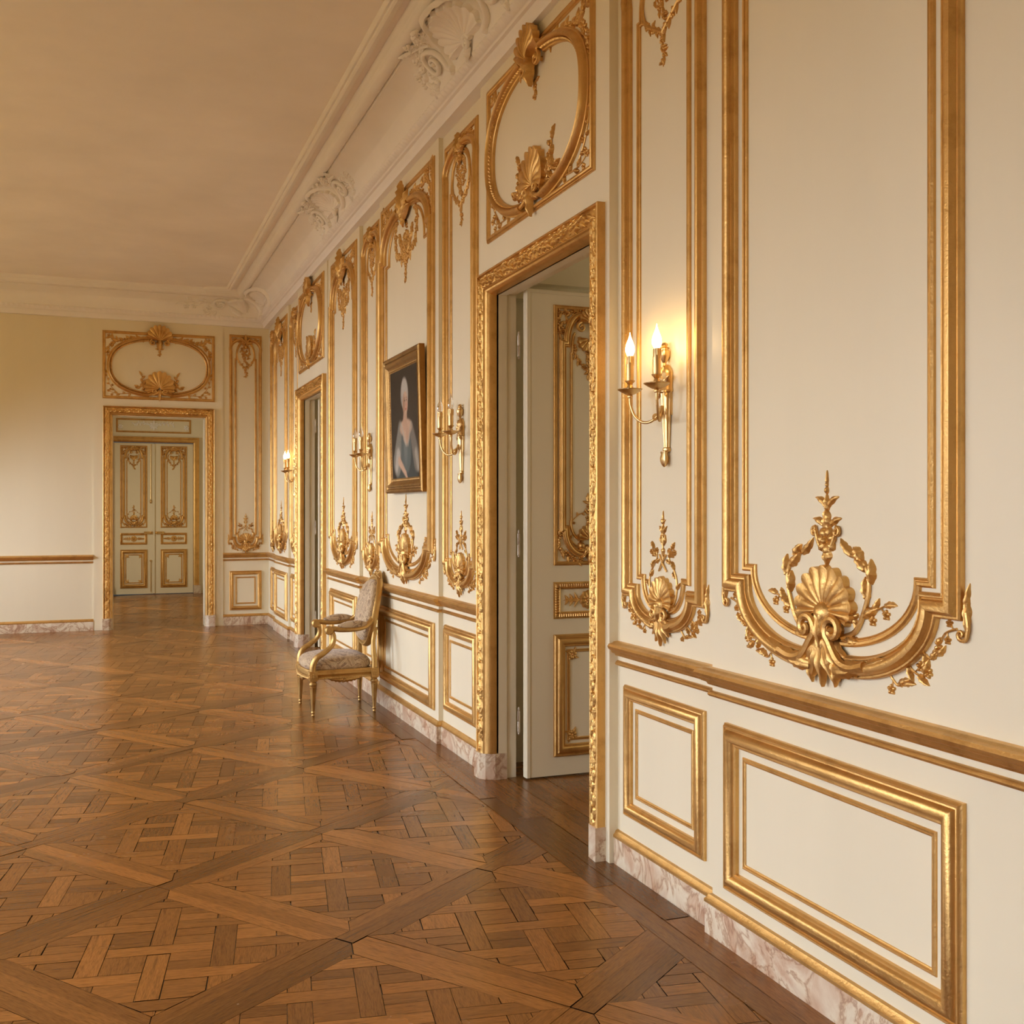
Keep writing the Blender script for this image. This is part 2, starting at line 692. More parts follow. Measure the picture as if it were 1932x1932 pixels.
# window wall (behind the picture's edge) and the wall behind the camera
mb = MB(XYZ)
prev = BACK_Y
for wy, _ in WINDOWS:
    mb.box(HALL_X - .3, HALL_X, prev, wy - .72, 0, CEIL)
    mb.box(HALL_X - .3, HALL_X, wy - .72, wy + .72, 0, .25)
    mb.box(HALL_X - .3, HALL_X, wy - .72, wy + .72, 3.1, CEIL)
    prev = wy + .72
mb.box(HALL_X - .3, HALL_X, prev, END_Y + .22, 0, CEIL)
structure(build('wall_left', mb, M['wall'], flat=True))
mb = MB(XYZ)
mb.box(HALL_X - .3, WT, BACK_Y - .2, BACK_Y, 0, CEIL)
structure(build('wall_back', mb, M['wall'], flat=True))
for i, (wy, _) in enumerate(WINDOWS):
    w = empty('window_%d' % (i + 1), (HALL_X - .12, wy, 0), kind='structure')
    mb = MB(XYZ)
    for y in (-.70, -.02, .66):
        mb.box(-.03, .03, y, y + .04, .25, 3.1)
    for z in (.25, .95, 1.65, 2.35, 3.05):
        mb.box(-.03, .03, -.70, .70, z, z + .05)
    build('window_frame', mb, M['door'], w, flat=True)
    mb = MB(XYZ)
    mb.box(-.004, .004, -.70, .70, .25, 3.1)
    build('pane', mb, M['glass'], w, flat=True)

mb = MB(XYZ)
mb.box(HALL_X - .3, WT, BACK_Y - .2, END_Y + .22, CEIL, CEIL + .2)
structure(build('ceiling', mb, M['ceiling'], flat=True), 'plain flat beige ceiling')

# far room beyond the end wall, side rooms behind the two doors
FY = 20.0
FX = -1.175           # meeting line of the far double door
mb = MB(XYZ)
Y0 = END_Y + .22
mb.box(-4.2, FX - .70, FY, FY + .2, 0, CEIL)
mb.box(FX + .70, 1.2, FY, FY + .2, 0, CEIL)
mb.box(FX - .70, FX + .70, FY, FY + .2, 2.74, CEIL)
structure(build('wall_far', mb, M['wall'], flat=True))
mb = MB(XYZ)
mb.box(-0.12, 0.05, Y0, FY, 0, 3.9)
mb.box(-4.3, -4.2, Y0, FY, 0, 3.9)
structure(build('wall_antechamber', mb, M['wall'], flat=True))
mb = MB(XYZ)
mb.box(-4.3, 0.05, Y0, FY + .2, 3.9, 4.0)
structure(build('ceiling_antechamber', mb, M['ceiling'], flat=True))
for i, dy in enumerate(DOOR_Y):
    mb = MB(XYZ)
    mb.box(WT, 2.8, dy - 1.9, dy - 1.8, 0, 3.2)
    mb.box(WT, 2.8, dy + 1.0, dy + 1.1, 0, 3.2)
    mb.box(2.7, 2.8, dy - 1.8, dy + 1.0, 0, 3.2)
    structure(build('wall_side_room', mb, M['wall'], flat=True))
    mb = MB(XYZ)
    mb.box(WT, 2.8, dy - 1.9, dy + 1.1, 3.0, 3.1)
    o = structure(build('ceiling_side_room', mb, M['plaster'], flat=True))
    mb = MB(XYZ)                                   # gilded fillet on that ceiling
    for q in (((.45, dy - 1.2), (2.4, dy - 1.2), (2.4, dy + .42), (.45, dy + .42)),):
        sweep(mb, list(q), [(-.02, 3.0), (-.015, 2.985), (.015, 2.985), (.02, 3.0)], closed=True)
    build('ceiling_molding', mb, M['gold'], o)
    mb = MB(XYZ)                                   # cornice of the side room above the open leaf
    mb.box(WT, 2.7, dy + .82, dy + 1.0, 2.82, 3.0)
    mb.box(WT, 2.7, dy + .90, dy + 1.0, 2.74, 2.82)
    build('cornice', mb, M['wall'], o, flat=True)


# ------------------------------------------------------------------ parquet floor
def clip(poly, edges):
    for (px, py, nx, ny) in edges:
        out = []
        for i in range(len(poly)):
            a, b = poly[i - 1], poly[i]
            da = (a[0] - px) * nx + (a[1] - py) * ny
            db = (b[0] - px) * nx + (b[1] - py) * ny
            if da >= 0:
                out.append(a)
            if (da >= 0) != (db >= 0):
                t = da / (da - db)
                out.append((a[0] + (b[0] - a[0]) * t, a[1] + (b[1] - a[1]) * t))
        poly = out
        if len(poly) < 3:
            return []
    return poly


def parquet_floor():
    rnd = random.Random(11)
    LA, LB = 0.95, 0.868
    aA = R(-53.9)
    A = (math.cos(aA), math.sin(aA))
    B = (-A[1], A[0])
    O = (-1.208, 3.681)
    XA, XB, YA, YB = HALL_X - .1, 2.8, BACK_Y - .1, FY + .1
    verts, faces, tones, uvs = [], [], [], []
    CW, FW = 0.078, 0.064
    base = (0.25, 0.100, 0.021)

    def plank(poly, ang, tone, z=0.0, gap=0.0015):
        """poly in panel axes (a,b); ang = grain direction there"""
        if len(poly) < 3:
            return
        cx = sum(p[0] for p in poly) / len(poly)
        cy = sum(p[1] for p in poly) / len(poly)
        ar = abs(sum(poly[i - 1][0] * poly[i][1] - poly[i][0] * poly[i - 1][1] for i in range(len(poly)))) / 2
        if ar < 2e-5:
            return
        w = [(O[0] + a * A[0] + b * B[0], O[1] + a * A[1] + b * B[1]) for a, b in poly]
        if max(p[0] for p in w) < XA or min(p[0] for p in w) > XB or max(p[1] for p in w) < YA or min(p[1] for p in w) > YB:
            return
        k = len(verts)
        ca, sa = math.cos(ang), math.sin(ang)
        ou, ov = rnd.uniform(0, 50), rnd.uniform(0, 50)
        k_ = rnd.choice((.72, .82, .9, 1.0, 1.0, 1.08, 1.16, 1.30)) * rnd.uniform(.94, 1.06)
        gap = rnd.choice((gap * .7, gap, gap, gap * 2.0))
        t = tuple(c * tone * k_ for c in base)
        hue = rnd.uniform(-.005, .03)
        t = (t[0], t[1] * (1 + hue), t[2] * (1 + hue * 2), 1)
        tx, ty = rnd.uniform(-.0028, .0028), rnd.uniform(-.0028, .0028)
        uv = []
        for (a, b) in poly:
            d = math.hypot(a - cx, b - cy) or 1
            f = max(0, 1 - gap * 1.35 / d)
            a2, b2 = cx + (a - cx) * f, cy + (b - cy) * f
            verts.append((O[0] + a2 * A[0] + b2 * B[0], O[1] + a2 * A[1] + b2 * B[1], z + (a2 - cx) * tx + (b2 - cy) * ty))
            uv.append((ou + a * ca + b * sa, ov - a * sa + b * ca))
        faces.append(tuple(range(k, k + len(poly))))
        tones.append(t)
        uvs.append(uv)

    sp, bw = 0.212, 0.074
    c45 = math.sqrt(.5)
    for i in range(-14, 22):
        for j in range(-14, 26):
            a0, b0 = i * LA, j * LB
            wx, wy = O[0] + (a0 + LA / 2) * A[0] + (b0 + LB / 2) * B[0], O[1] + (a0 + LA / 2) * A[1] + (b0 + LB / 2) * B[1]
            if not (XA - 1 < wx < XB + 1 and YA - 1 < wy < YB + 1):
                continue
            h = CW / 2
            # long boards one way, others butting; tone by direction mostly paints in grain sheen
            plank([(a0 - h, b0 - h), (a0 + h, b0 - h), (a0 + h, b0 + LB - h), (a0 - h, b0 + LB - h)], PI / 2, .78)
            plank([(a0 + h, b0 - h), (a0 + LA - h, b0 - h), (a0 + LA - h, b0 + h), (a0 + h, b0 + h)], 0, 1.22)
            x0, x1, y0, y1 = a0 + h, a0 + LA - h, b0 + h, b0 + LB - h
            X0, X1, Y0_, Y1 = x0 + FW, x1 - FW, y0 + FW, y1 - FW
            plank([(x0, y0), (x1, y0), (X1, Y0_), (X0, Y0_)], 0, 1.16)
            plank([(x0, y1), (X0, Y1), (X1, Y1), (x1, y1)], 0, 1.16)
            plank([(x0, y0), (X0, Y0_), (X0, Y1), (x0, y1)], PI / 2, .80)
            plank([(x1, y0), (x1, y1), (X1, Y1), (X1, Y0_)], PI / 2, .80)
            edges = [(X0, Y0_, 1, 0), (X1, Y1, -1, 0), (X0, Y0_, 0, 1), (X1, Y1, 0, -1)]
            cx, cy = (X0 + X1) / 2, (Y0_ + Y1) / 2

            def put(p0, p1, q0, q1, along, tone):
                poly = [(p0, q0), (p1, q0), (p1, q1), (p0, q1)]
                poly = [(cx + (p - q) * c45, cy + (p + q) * c45) for p, q in poly]
                plank(clip(poly, edges), PI / 4 + (0 if along == 'p' else PI / 2), tone)

            g = bw / 2
            for m in range(-4, 5):
                for n in range(-4, 5):
                    P_, Q_ = m * sp, n * sp
                    if (m + n) % 2 == 0:
                        put(P_ - sp + g, P_ + sp - g, Q_ - g, Q_ + g, 'p', 1.04)
                    else:
                        put(P_ - g, P_ + g, Q_ - sp + g, Q_ + sp - g, 'q', .95)
                    al = rnd.choice('pq')
                    r_ = rnd.random()
                    if r_ < .45:
                        put(P_ + g, P_ + sp - g, Q_ + g, Q_ + sp - g, al, .98)
                    else:
                        mid = sp / 2
                        put(P_ + g, P_ + sp - g, Q_ + g, Q_ + mid, 'p', 1.0)
                        put(P_ + g, P_ + sp - g, Q_ + mid, Q_ + sp - g, 'p', .92)
    # plain boards along the wall and the thresholds, laid over the cut edge
    Ai = (A[0], A[1])

    def world_board(xa, xb, ya, yb, tone):
        q = []
        for x, y in ((xa, ya), (xb, ya), (xb, yb), (xa, yb)):
            dx, dy = x - O[0], y - O[1]
            q.append((dx * A[0] + dy * A[1], dx * B[0] + dy * B[1]))
        plank(q, math.atan2(-(A[1]) * 0 + B[1] * 1, A[1]), tone, 0.0016)

    y = BACK_Y
    while y < END_Y:
        L = 1.35 + .3 * rnd.random()
        world_board(-.105, .0, y, min(y + L, END_Y), .72)
        world_board(-.20, -.107, y + .4, min(y + .4 + L, END_Y), .80)
        y += L
    for dy in DOOR_Y:
        for k in range(6):
            world_board(-.0 + k * .095, .093 + k * .095, dy - .72, dy + .72, .8 + .1 * (k % 2))
    me = bpy.data.meshes.new('floor')
    # dark bed under the boards
    k = len(verts)
    for q in ((XA, YA), (XB, YA), (XB, YB), (XA, YB)):
        verts.append((q[0], q[1], -.004))
    faces.append((k, k + 1, k + 2, k + 3))
    tones.append((.025, .012, .006, 1))
    uvs.append([(0, 0)] * 4)
    me.from_pydata(verts, [], faces)
    ca = me.color_attributes.new('tone', 'FLOAT_COLOR', 'CORNER')
    ul = me.uv_layers.new(name='UVMap')
    li = 0
    for f, t, uv in zip(faces, tones, uvs):
        for q in uv:
            ca.data[li].color = t
            ul.data[li].uv = q
            li += 1
    me.materials.append(M['parquet'])
    me.update()
    o = bpy.data.objects.new('floor', me)
    C.objects.link(o)
    structure(o, 'polished oak parquet floor laid in diagonal squares')


parquet_floor()

# ------------------------------------------------------------------ cornice, rails, plinths


def plan_path(y0, y1):
    """(x,y) line of the wall face between two heights of the hall, with the bays' steps"""
    pts = []
    for a, b, x in BAYS:
        a2, b2 = max(a, y0), min(b, y1)
        if b2 - a2 > 1e-6:
            pts += [(x, a2), (x, b2)]
    return pts


PLAN = lambda u, v, w: (u, v, w)      # sweeps in plan: w is the height
CORN = [(-.05, 3.90), (.05, 3.90), (.055, 3.925), (.065, 3.935), (.075, 3.955), (.09, 3.962), (.095, 3.972), (.10, 3.975)]
corner = [(0, BACK_Y), (0, END_Y), (HALL_X, END_Y)]


def egg(s):
    k = abs(math.sin(PI * s / .058))
    d = .019 * (k ** .7) + .002
    return [(.10, 3.974), (.106 + d * .3, 3.980), (.112 + d, 3.992), (.118 + d, 4.004), (.126 + d * .4, 4.012), (.128, 4.016)]


COVE = [(.128, 4.014)] + [(.128 + .20 * (1 - math.cos(t * PI / 2 / 10)), 4.02 + .195 * math.sin(t * PI / 2 / 10)) for t in range(11)]


def torus(s):
    k = .004 * math.sin(2 * PI * s / .03) * math.sin(2 * PI * s / .047)
    o = []
    for t in range(9):
        a = -PI * .55 + t * PI * 1.1 / 8
        r = .042 + k * math.sin(t * 1.9)
        o.append((.375 - r * math.sin(a) * -1, 4.245 - r * math.cos(a) * .72))
    return [(.328, 4.216)] + o + [(.425, 4.262), (.44, 4.268), (.445, 4.30)]


tr = empty('trim_1', kind='structure', label='white plaster cornice and cove between wall and ceiling')
mb = MB(PLAN)
sweep(mb, corner, CORN, caps=False)
build('fascia', mb, M['plaster'], tr)
mb = MB(PLAN)
sweep(mb, corner, egg, step=.0115, caps=False)
build('egg_and_dart_band', mb, M['plaster'], tr)
mb = MB(PLAN)
sweep(mb, corner, COVE, caps=False)
build('cove', mb, M['plaster'], tr, 60)
mb = MB(PLAN)
sweep(mb, corner, torus, step=.02, caps=False)
build('torus', mb, M['plaster'], tr, 60)
# raised frame on the flat ceiling with a scooped corner
mb = MB(PLAN)
pth = [(-.535, BACK_Y), (-.535, 13.66), (-.58, 13.72), (-.66, 13.745), (-.74, 13.76), (-.80, 13.80), (-.83, 13.86), (-.84, 13.93), (HALL_X, 13.93)]
sweep(mb, pth, [(-.045, 4.30), (-.042, 4.282), (-.03, 4.278), (-.02, 4.262), (0, 4.255), (.012, 4.262), (.016, 4.275), (.03, 4.272), (.04, 4.282), (.045, 4.30)], caps=False)
structure(build('trim_2', mb, M['plaster']), 'plaster frame moulding on the flat ceiling')

RAIL = [(0, .882), (.012, .884), (.016, .892), (.03, .897), (.034, .908), (.046, .914), (.05, .925), (.044, .935), (.028, .938), (.02, .944), (0, .946)]
FIL = [(0, .842), (.01, .843), (.014, .850), (.01, .857), (.004, .862), (0, .863)]
SKG = [(0, .112), (.022, .112), (.022, .122), (.016, .128), (.010, .140), (0, .144)]
MAR = [(0, 0), (.020, 0), (.020, .108), (.016, .114), (0, .114)]
RUNS = [plan_path(BACK_Y, 4.05), plan_path(5.70, 10.13), plan_path(11.78, END_Y) + [(EB1, END_Y)]]
mar = ['baseboard_right', 'baseboard_right', 'baseboard_end']
for i, r in enumerate(RUNS):
    t = empty('trim_%d' % (i + 3), kind='structure', label=['gilded chair rail right of the nearest doorway', 'gilded chair rail between the two side doorways', 'gilded chair rail beyond the far side doorway'][i])
    mb = MB(PLAN)
    sweep(mb, r, RAIL)
    build('chair_rail', mb, M['gold'], t)
    mb = MB(PLAN)
    sweep(mb, r, FIL)
    build('fillet', mb, M['gold'], t)
    t = empty(mar[i], kind='structure')
    mb = MB(PLAN)
    sweep(mb, r, MAR)
    build('marble_plinth', mb, M['marble'], t)
    mb = MB(PLAN)
    sweep(mb, r, SKG)
    build('gilded_molding', mb, M['gold'], t)
r = [(EB0, END_Y), (HALL_X, END_Y)]
t = empty('baseboard_end', kind='structure')
for nm, pr, mm in (('marble_plinth', MAR, 'marble'), ('gilded_molding', SKG, 'gold'), ('chair_rail', RAIL, 'gold'), ('fillet', FIL, 'gold')):
    mb = MB(PLAN)
    sweep(mb, r, pr)
    build(nm, mb, M[mm], t)

# ------------------------------------------------------------------ gilded panels
RW, EW = R(-90), 0.0           # right wall, end wall


def both(parent, name, fn, material=None, label=None, one=False):
    """build fn mirrored to both sides: two parts, or one mesh"""
    if one:
        mb = MB()
        fn(mb)
        mb.sx = -1
        fn(mb)
        return build(name, mb, M[material or 'gold'], parent)
    for s in (1, -1):
        mb = MB(sx=s)
        fn(mb)
        build(name, mb, M[material or 'gold'], parent)


def bottom_crest(root, hw, v, W, big=True, thinw=.026):
    """the lunette at the foot of a tall panel; v = height of its shoulder; returns nothing"""
    k = hw / .54 if big else hw / .317
    if big:
        A0, AB = -.79 * hw, v - .205
        ie, ish = -hw + .112 * k ** 1.15, v + .055
        ia = -.70 * hw
        ib = v - .14
    else:
        A0, AB = -.70 * hw, v - .115
        ie, ish = -hw + .12 * k, v + .058
        ia = -.49 * hw
        ib = v - .062
    return A0, AB, ie, ish, ia, ib


def tall_panel(hw, style, vsh, vtop=3.81, spring=None, detail=True, w_heavy=None):
    """style 'S' narrow, 'W' wide; origin on the floor at the panel's middle"""
    root = empty('gilded_panel')
    big = style == 'W'
    W = w_heavy or (.064 * (hw / .54) ** .6 if big else .056)
    A0, AB, ie, ish, ia, ib = bottom_crest(root, hw, vsh, W, big)
    e = -hw + W / 2
    k = hw / .54 if big else hw / .317
    if big:
        spring = spring or 3.42
        cu, cv = -.12 * k, 3.665
        a_top = arc(-.86 * hw, spring, cu, cv)
    else:
        spring = spring or 3.61
        cu, cv = -.045, 3.735
        a_top = arc(-.93 * hw, spring, cu, cv)
    endu = -.10 if big else -.05
    # heavy moulding, left then right

    def hv(mb):
        p = list(reversed(a_top))
        if big:
            p += [(-.86 * hw, spring - .02), (e, spring - .02)]
        else:
            p += [(e, spring - .035)]
        p += [(e, vsh), (A0, vsh)]
        p += arc(A0, vsh - .004, endu, AB)
        sweep(mb, p, heavy(W, W * .62))
    both(root, 'outer_molding', hv)

    def iv(mb):
        if big:
            p = list(reversed(arc(-.66 * hw, spring - .05, -.30 * hw, 3.60)))
            p += [(-.66 * hw, spring - .08), (min(ie, -.68 * hw), spring - .08)]
        else:
            p = list(reversed(arc(-.175 * k - .0, 3.50, -.05, 3.69)))
            p += [(-.175 * k, 3.48), (ie, 3.48)]
        p += [(ie, ish), (ia, ish)]
        p += arc(ia, ish - .004, -.05, ib)
        sweep(mb, p, thin(.026, .013))
    both(root, 'inner_molding', iv)
    mb = MB()
    f = -hw + .018
    sweep(mb, [(f, spring - .1), (f, vtop - .018), (-f, vtop - .018), (-f, spring - .1)], thin(.036, .018))
    build('top_frame', mb, M['gold'], root)
    # ---- foot: shell, pendant leaf, scrolls, sprays, finial
    b = vsh
    mb = MB()
    if big:
        shell(mb, 0, b - .05, .142, .135, .030, 13)
        blob(mb, 0, b - .06, .045, .04, .042, 10, 4)
    else:
        shell(mb, 0, b - .03, .096, .102, .026, 13)
        blob(mb, 0, b - .04, .034, .03, .034, 10, 4)
    build('shell', mb, M['gold'], root, 50)
    mb = MB()
    if big:
        fan(mb, 0, b - .125, -PI / 2, .8, 7, .155, .062, .03, 2, .012)
        leaf(mb, 0, b - .05, -PI / 2, .12, .06, .035, 0, 2, .02)
    else:
        fan(mb, 0, b - .085, -PI / 2, .75, 7, .118, .042, .024, 2, .01)
        leaf(mb, 0, b - .03, -PI / 2, .08, .05, .03, 0, 2, .02)
    build('pendant_leaf', mb, M['gold'], root, 50)

    def sc(mb):
        if big:
            volute(mb, -.062, b - .105, .040, 1.3, R(-60), 1, .017, .028, [(-.20, AB + .012), (-.14, AB - .002), (-.085, AB + .012)])
            leaf(mb, -.055, AB - .016, R(176), .17, .058, .020, -.30, 5, .026)
            leaf(mb, -.19, AB + .004, R(165), .10, .046, .018, -.3, 4, .024)
            leaf(mb, -.05, AB + .03, R(250), .10, .05, .028, .6, 3, .01)
        else:
            volute(mb, -.042, b - .082, .024, 1.3, R(-60), 1, .011, .022, [(-.12, AB + .008), (-.085, AB - .002), (-.055, AB + .012)])
            leaf(mb, -.04, AB - .012, R(172), .10, .042, .016, -.35, 4, .024)
    both(root, 'scroll', sc)

    def ear(mb):
        q = 1.0 if big else .95
        x = -hw - .006
        leaf(mb, x + .002, b - .01, R(95), .075 * q, .022, .014, .2, 3)
        leaf(mb, x - .002, b + .02, R(-94), .085 * q, .030, .018, .15, 3)
        volute(mb, x + .008, b - .068 * q, .017 * q, 1.2, R(170), 1, .007, .008, [(x - .006, b - .01), (x - .012, b - .045)])
        spray(mb, [(x + .03, b - .055), (A0 - .05 * q, b - .07), (A0 - .03 * q, b - .10)], .034 * q, 3, .004, .011, seed=4)
    both(root, 'corner_scroll', ear)

    def low(mb):
        # foliage under the lunette
        n0 = arc(A0, b, endu, AB, 20)
        x, y = n0[7]
        spray(mb, [(x - .015, y - .02), (x - .055 * k, y - .035), (x - .075 * k, y - .005)], .04 if big else .03, 3, .004, .012, 'flower', 5)
        x, y = n0[10]
        spray(mb, [(x - .01, y - .025), (x - .05 * k, y - .045), (x - .085 * k, y - .035)], .045 if big else .032, 4, .004, .012, 'flower', 6)
        x, y = n0[13]
        spray(mb, [(x, y - .03), (x - .03 * k, y - .055), (x - .05 * k, y - .05)], .045 if big else .03, 2, .004, .012, 'leaf', 8)
    both(root, 'leaf_spray', low)

    def br(mb):
        if big:
            spray(mb, [(-.075, b - .125), (-.135, b - .10), (-.175, b - .03), (-.19, b + .04), (-.17, b + .09), (-.12, b + .115)], .066, 7, .009, .017, 'leaf', 12)
            spray(mb, [(-.17, b - .05), (-.215, b - .035), (-.25, b - .02)], .045, 3, .005, .012, 'leaf', 3)
        else:
            spray(mb, [(-.05, b - .06), (-.095, b - .02), (-.108, b + .05), (-.085, b + .10), (-.05, b + .135), (-.05, b + .17)], .036, 7, .005, .012, 'flower', 12)
            spray(mb, [(-.05, b + .165), (-.075, b + .18), (-.09, b + .165)], .034, 3, .004, .012, 'flower', 3)
            tube(mb, [(-.03, b + .09, .005), (0, b + .125, .008), (.025, b + .155, .005)], .004, 6)
    both(root, 'branch', br)
    mb = MB()
    if big:
        y = b + .10
        leaf(mb, 0, y + .035, -PI / 2, .055, .05, .02, 0, 2)
        flower(mb, 0, y + .055, .045, .022, 7)
        for s in (1, -1):
            volute(mb, s * .05, y + .082, .015, 1.1, R(90), -s, .007, .008, [(s * .02, y + .03), (s * .038, y + .06)])
            leaf(mb, s * .012, y + .10, R(90 - s * 50), .06, .026, .014, -s * .6, 2)
            leaf(mb, s * .004, y + .155, R(90 - s * 32), .062, .024, .013, -s * .9, 2)
        leaf(mb, 0, y + .085, PI / 2, .07, .045, .022, 0, 3)
        leaf(mb, 0, y + .145, PI / 2, .05, .03, .016, 0, 2)
        blob(mb, 0, y + .205, .008, .012, .012)
        blob(mb, 0, y + .222, .006, .009, .009)
        leaf(mb, 0, y + .225, PI / 2, .04, .014, .01, 0, 1)
    else:
        y = b + .12
        for s in (1, -1):
            leaf(mb, 0, y + .075, R(90 - s * 60), .045, .024, .012, s * 1.2, 2)
            leaf(mb, 0, y + .115, R(90 - s * 28), .045, .022, .012, -s * .5, 2)
            leaf(mb, 0, y + .155, R(90 - s * 35), .026, .01, .008, -s * .4, 1)
        leaf(mb, 0, y + .06, -PI / 2, .035, .03, .014, 0, 1)
        tube(mb, [(0, y + .0, .004), (0, y + .19, .004)], .0035, 6)
        leaf(mb, 0, y + .105, PI / 2, .05, .03, .016, 0, 2)
        blob(mb, 0, y + .165, .011, .014, .012)
        leaf(mb, 0, y + .175, PI / 2, .032, .01, .008, 0, 1)
    build('finial', mb, M['gold'], root, 50)
    # ---- head
    if big:
        mb = MB()
        t = vtop + .055
        fan(mb, 0, cv - .085, PI / 2, .95, 5, .24, .085, .05, 4, .02)
        leaf(mb, 0, cv - .07, PI / 2, .25, .10, .07, 0, 5, .03)
        for s in (1, -1):
            volute(mb, s * .055, cv - .03, .036, 1.3, R(90 + s * 40), -s, .014, .03, [(s * .12, cv + .002)])
        leaf(mb, 0, cv - .05, -PI / 2, .10, .06, .04, 0, 3, .02)
        build('acanthus_leaf', mb, M['gold'], root, 50)

        def co(mb):
            garland(mb, [(-.10 * k, cv + .055), (-.32 * hw, cv + .05), (-.55 * hw, cv - .01), (-.80 * hw, spring + .13)], .034, .016, 1.5, 5)
            garland(mb, [(-.55 * hw, cv + .03), (-.82 * hw, cv + .10), (-.88 * hw, cv + .11)], .036, .016, 1.5, 6)
            garland(mb, [(-.90 * hw, cv + .08), (-.91 * hw, cv - .05), (-.915 * hw, spring + .03)], .030, .014, 1.5, 7)
            garland(mb, [(-.72 * hw, cv + .05), (-.83 * hw, cv - .0), (-.86 * hw, cv - .09)], .030, .014, 1.5, 8)
        both(root, 'corner_foliage', co)

        def sw(mb):
            garland(mb, [(-.20 * k, 3.61), (-.215 * k, 3.52), (-.20 * k, 3.42), (-.15 * k, 3.35), (-.07 * k, 3.31), (-.01, 3.27)], .033, .015, 1.7, 9)
            garland(mb, [(-.13 * k, 3.50), (-.10 * k, 3.42), (-.03, 3.34)], .033, .016, 1.7, 10)
            rnd = random.Random(17)
            for _ in range(30):
                y = rnd.uniform(3.30, 3.50)
                x = -rnd.uniform(0, .15) * k * (y - 3.25) / .25
                leaf(mb, x, y, rnd.uniform(-2.6, -.5), .045, .022, .014, rnd.uniform(-.8, .8), 2, nt=6)
        both(root, 'garland', sw)
        mb = MB()
        garland(mb, [(0, 3.58), (.01, 3.45), (-.005, 3.36), (.005, 3.27), (0, 3.20), (0, 3.15)], .022, .015, 1.4, 2)
        leaf(mb, 0, 3.16, -PI / 2, .03, .012, .008, 0, 1)
        build('garland_drop', mb, M['gold'], root, 50)
    else:
        mb = MB()
        fan(mb, 0, 3.68, PI / 2, 1.1, 5, .13, .05, .034, 3, .015)
        leaf(mb, 0, 3.69, PI / 2, .12, .06, .045, 0, 4, .02)
        flower(mb, 0, 3.68, .045, .045, 7)
        leaf(mb, 0, 3.67, -PI / 2, .06, .05, .03, 0, 2, .01)
        build('acanthus_leaf', mb, M['gold'], root, 50)

        def co(mb):
            garland(mb, [(-.06 * k, 3.775), (-.14 * k, 3.77), (-.22 * k, 3.725), (-.262 * k, 3.655)], .024, .018, 1.3, 5)
        both(root, 'corner_foliage', co)
        mb = MB()
        rnd = random.Random(9)
        for _ in range(62):
            r_, a = math.sqrt(rnd.random()), rnd.random() * 2 * PI
            x, y = .088 * k * r_ * math.cos(a), 3.575 + .115 * r_ * math.sin(a)
            if rnd.random() < .4:
                flower(mb, x, y, .016, .013, 5, rnd.random())
            else:
                leaf(mb, x, y, rnd.choice((a, a + 1.6, -PI / 2)), .034, .016, .013, rnd.uniform(-1, 1), 2, nt=6)
        build('flower_medallion', mb, M['gold'], root, 50)

        def sw(mb):
            tube(mb, spline([(-.05, 3.69, .006), (-.14 * k, 3.62, .006), (-.165 * k, 3.53, .006), (-.13 * k, 3.45, .006), (-.05, 3.40, .006), (0, 3.37, .006)], 5), .007, 6)
            garland(mb, [(-.16 * k, 3.47), (-.10 * k, 3.425), (-.03, 3.385), (0, 3.365)], .02, .013, 1.2, 9)
        both(root, 'garland', sw)
        mb = MB()
        garland(mb, [(0, 3.46), (.012, 3.40), (-.008, 3.34), (.008, 3.29), (0, 3.255)], .018, .012, 1.4, 2)
        leaf(mb, 0, 3.265, -PI / 2, .03, .012, .008, 0, 1)
        build('garland_drop', mb, M['gold'], root, 50)
    return root


def put(o, plane, y, label, cat='wall panel', group='tall gilded wall panels'):
    o.location = (plane, y, 0)
    o.rotation_euler = (0, 0, RW)
    tag(o, label, cat, group)
    return o


pS = tall_panel(.317, 'S', 1.172)
put(pS, P_S, 3.655, 'tall narrow gilded panel behind the lit sconce right of the nearest doorway')
q = copy_tree(pS)
put(q, P_S, 6.16, 'tall narrow gilded panel behind the unlit sconce between portrait and nearest doorway')
pB = tall_panel(.54, 'W', 1.255)
put(pB, P_W, 2.61, 'wide gilded panel at the right edge with a large scallop shell, no sconce or picture')
pP = tall_panel(.705, 'W', 1.255)
put(pP, P_W, 7.32, 'wide arched gilded panel framing the portrait above the armchair')
pN = tall_panel(.285, 'S', 1.165)
put(pN, P_S, 8.465, 'tall narrow gilded panel behind the small unlit sconce left of the portrait')
q = copy_tree(pB)
put(q, P_W, 9.42, 'wide arched gilded panel just right of the far side doorway, nothing hung in it')
q = copy_tree(pN)
put(q, P_S, 12.13, 'tall narrow gilded panel behind the distant lit sconce beyond the far side doorway')
pW3 = tall_panel(.46, 'W', 1.255)
put(pW3, P_W, 12.99, 'wide arched gilded panel between distant lit sconce and room corner')
pC = tall_panel(.19, 'S', 1.165, w_heavy=.045)
put(pC, P_S, 13.80, 'narrowest tall gilded panel on the long wall, right at the room corner')
q = tall_panel(.208, 'S', 1.136, 3.80, w_heavy=.04)
q.location = (-.277, END_Y, 0)
tag(q, 'tall narrow gilded panel on the end wall between corner and end doorway', 'wall panel', 'tall gilded wall panels')


# ---- low panels under the chair rail
def dado_panel(hw, v0, v1, W=.06):
    root = empty('dado_panel')
    mb = MB()
    a, b, c = hw - W / 2, v0 + W / 2, v1 - W / 2
    sweep(mb, [(-a, b), (-a, c), (a, c), (a, b)], heavy(W, W * .5), closed=True)
    build('outer_molding', mb, M['gold'], root)
    mb = MB()
    g = W / 2 + .036
    sweep(mb, [(-a + g, b + g), (-a + g, c - g), (a - g, c - g), (a - g, b + g)], thin(.018, .007), closed=True, side=-1)
    build('inner_fillet', mb, M['gold'], root)
    return root


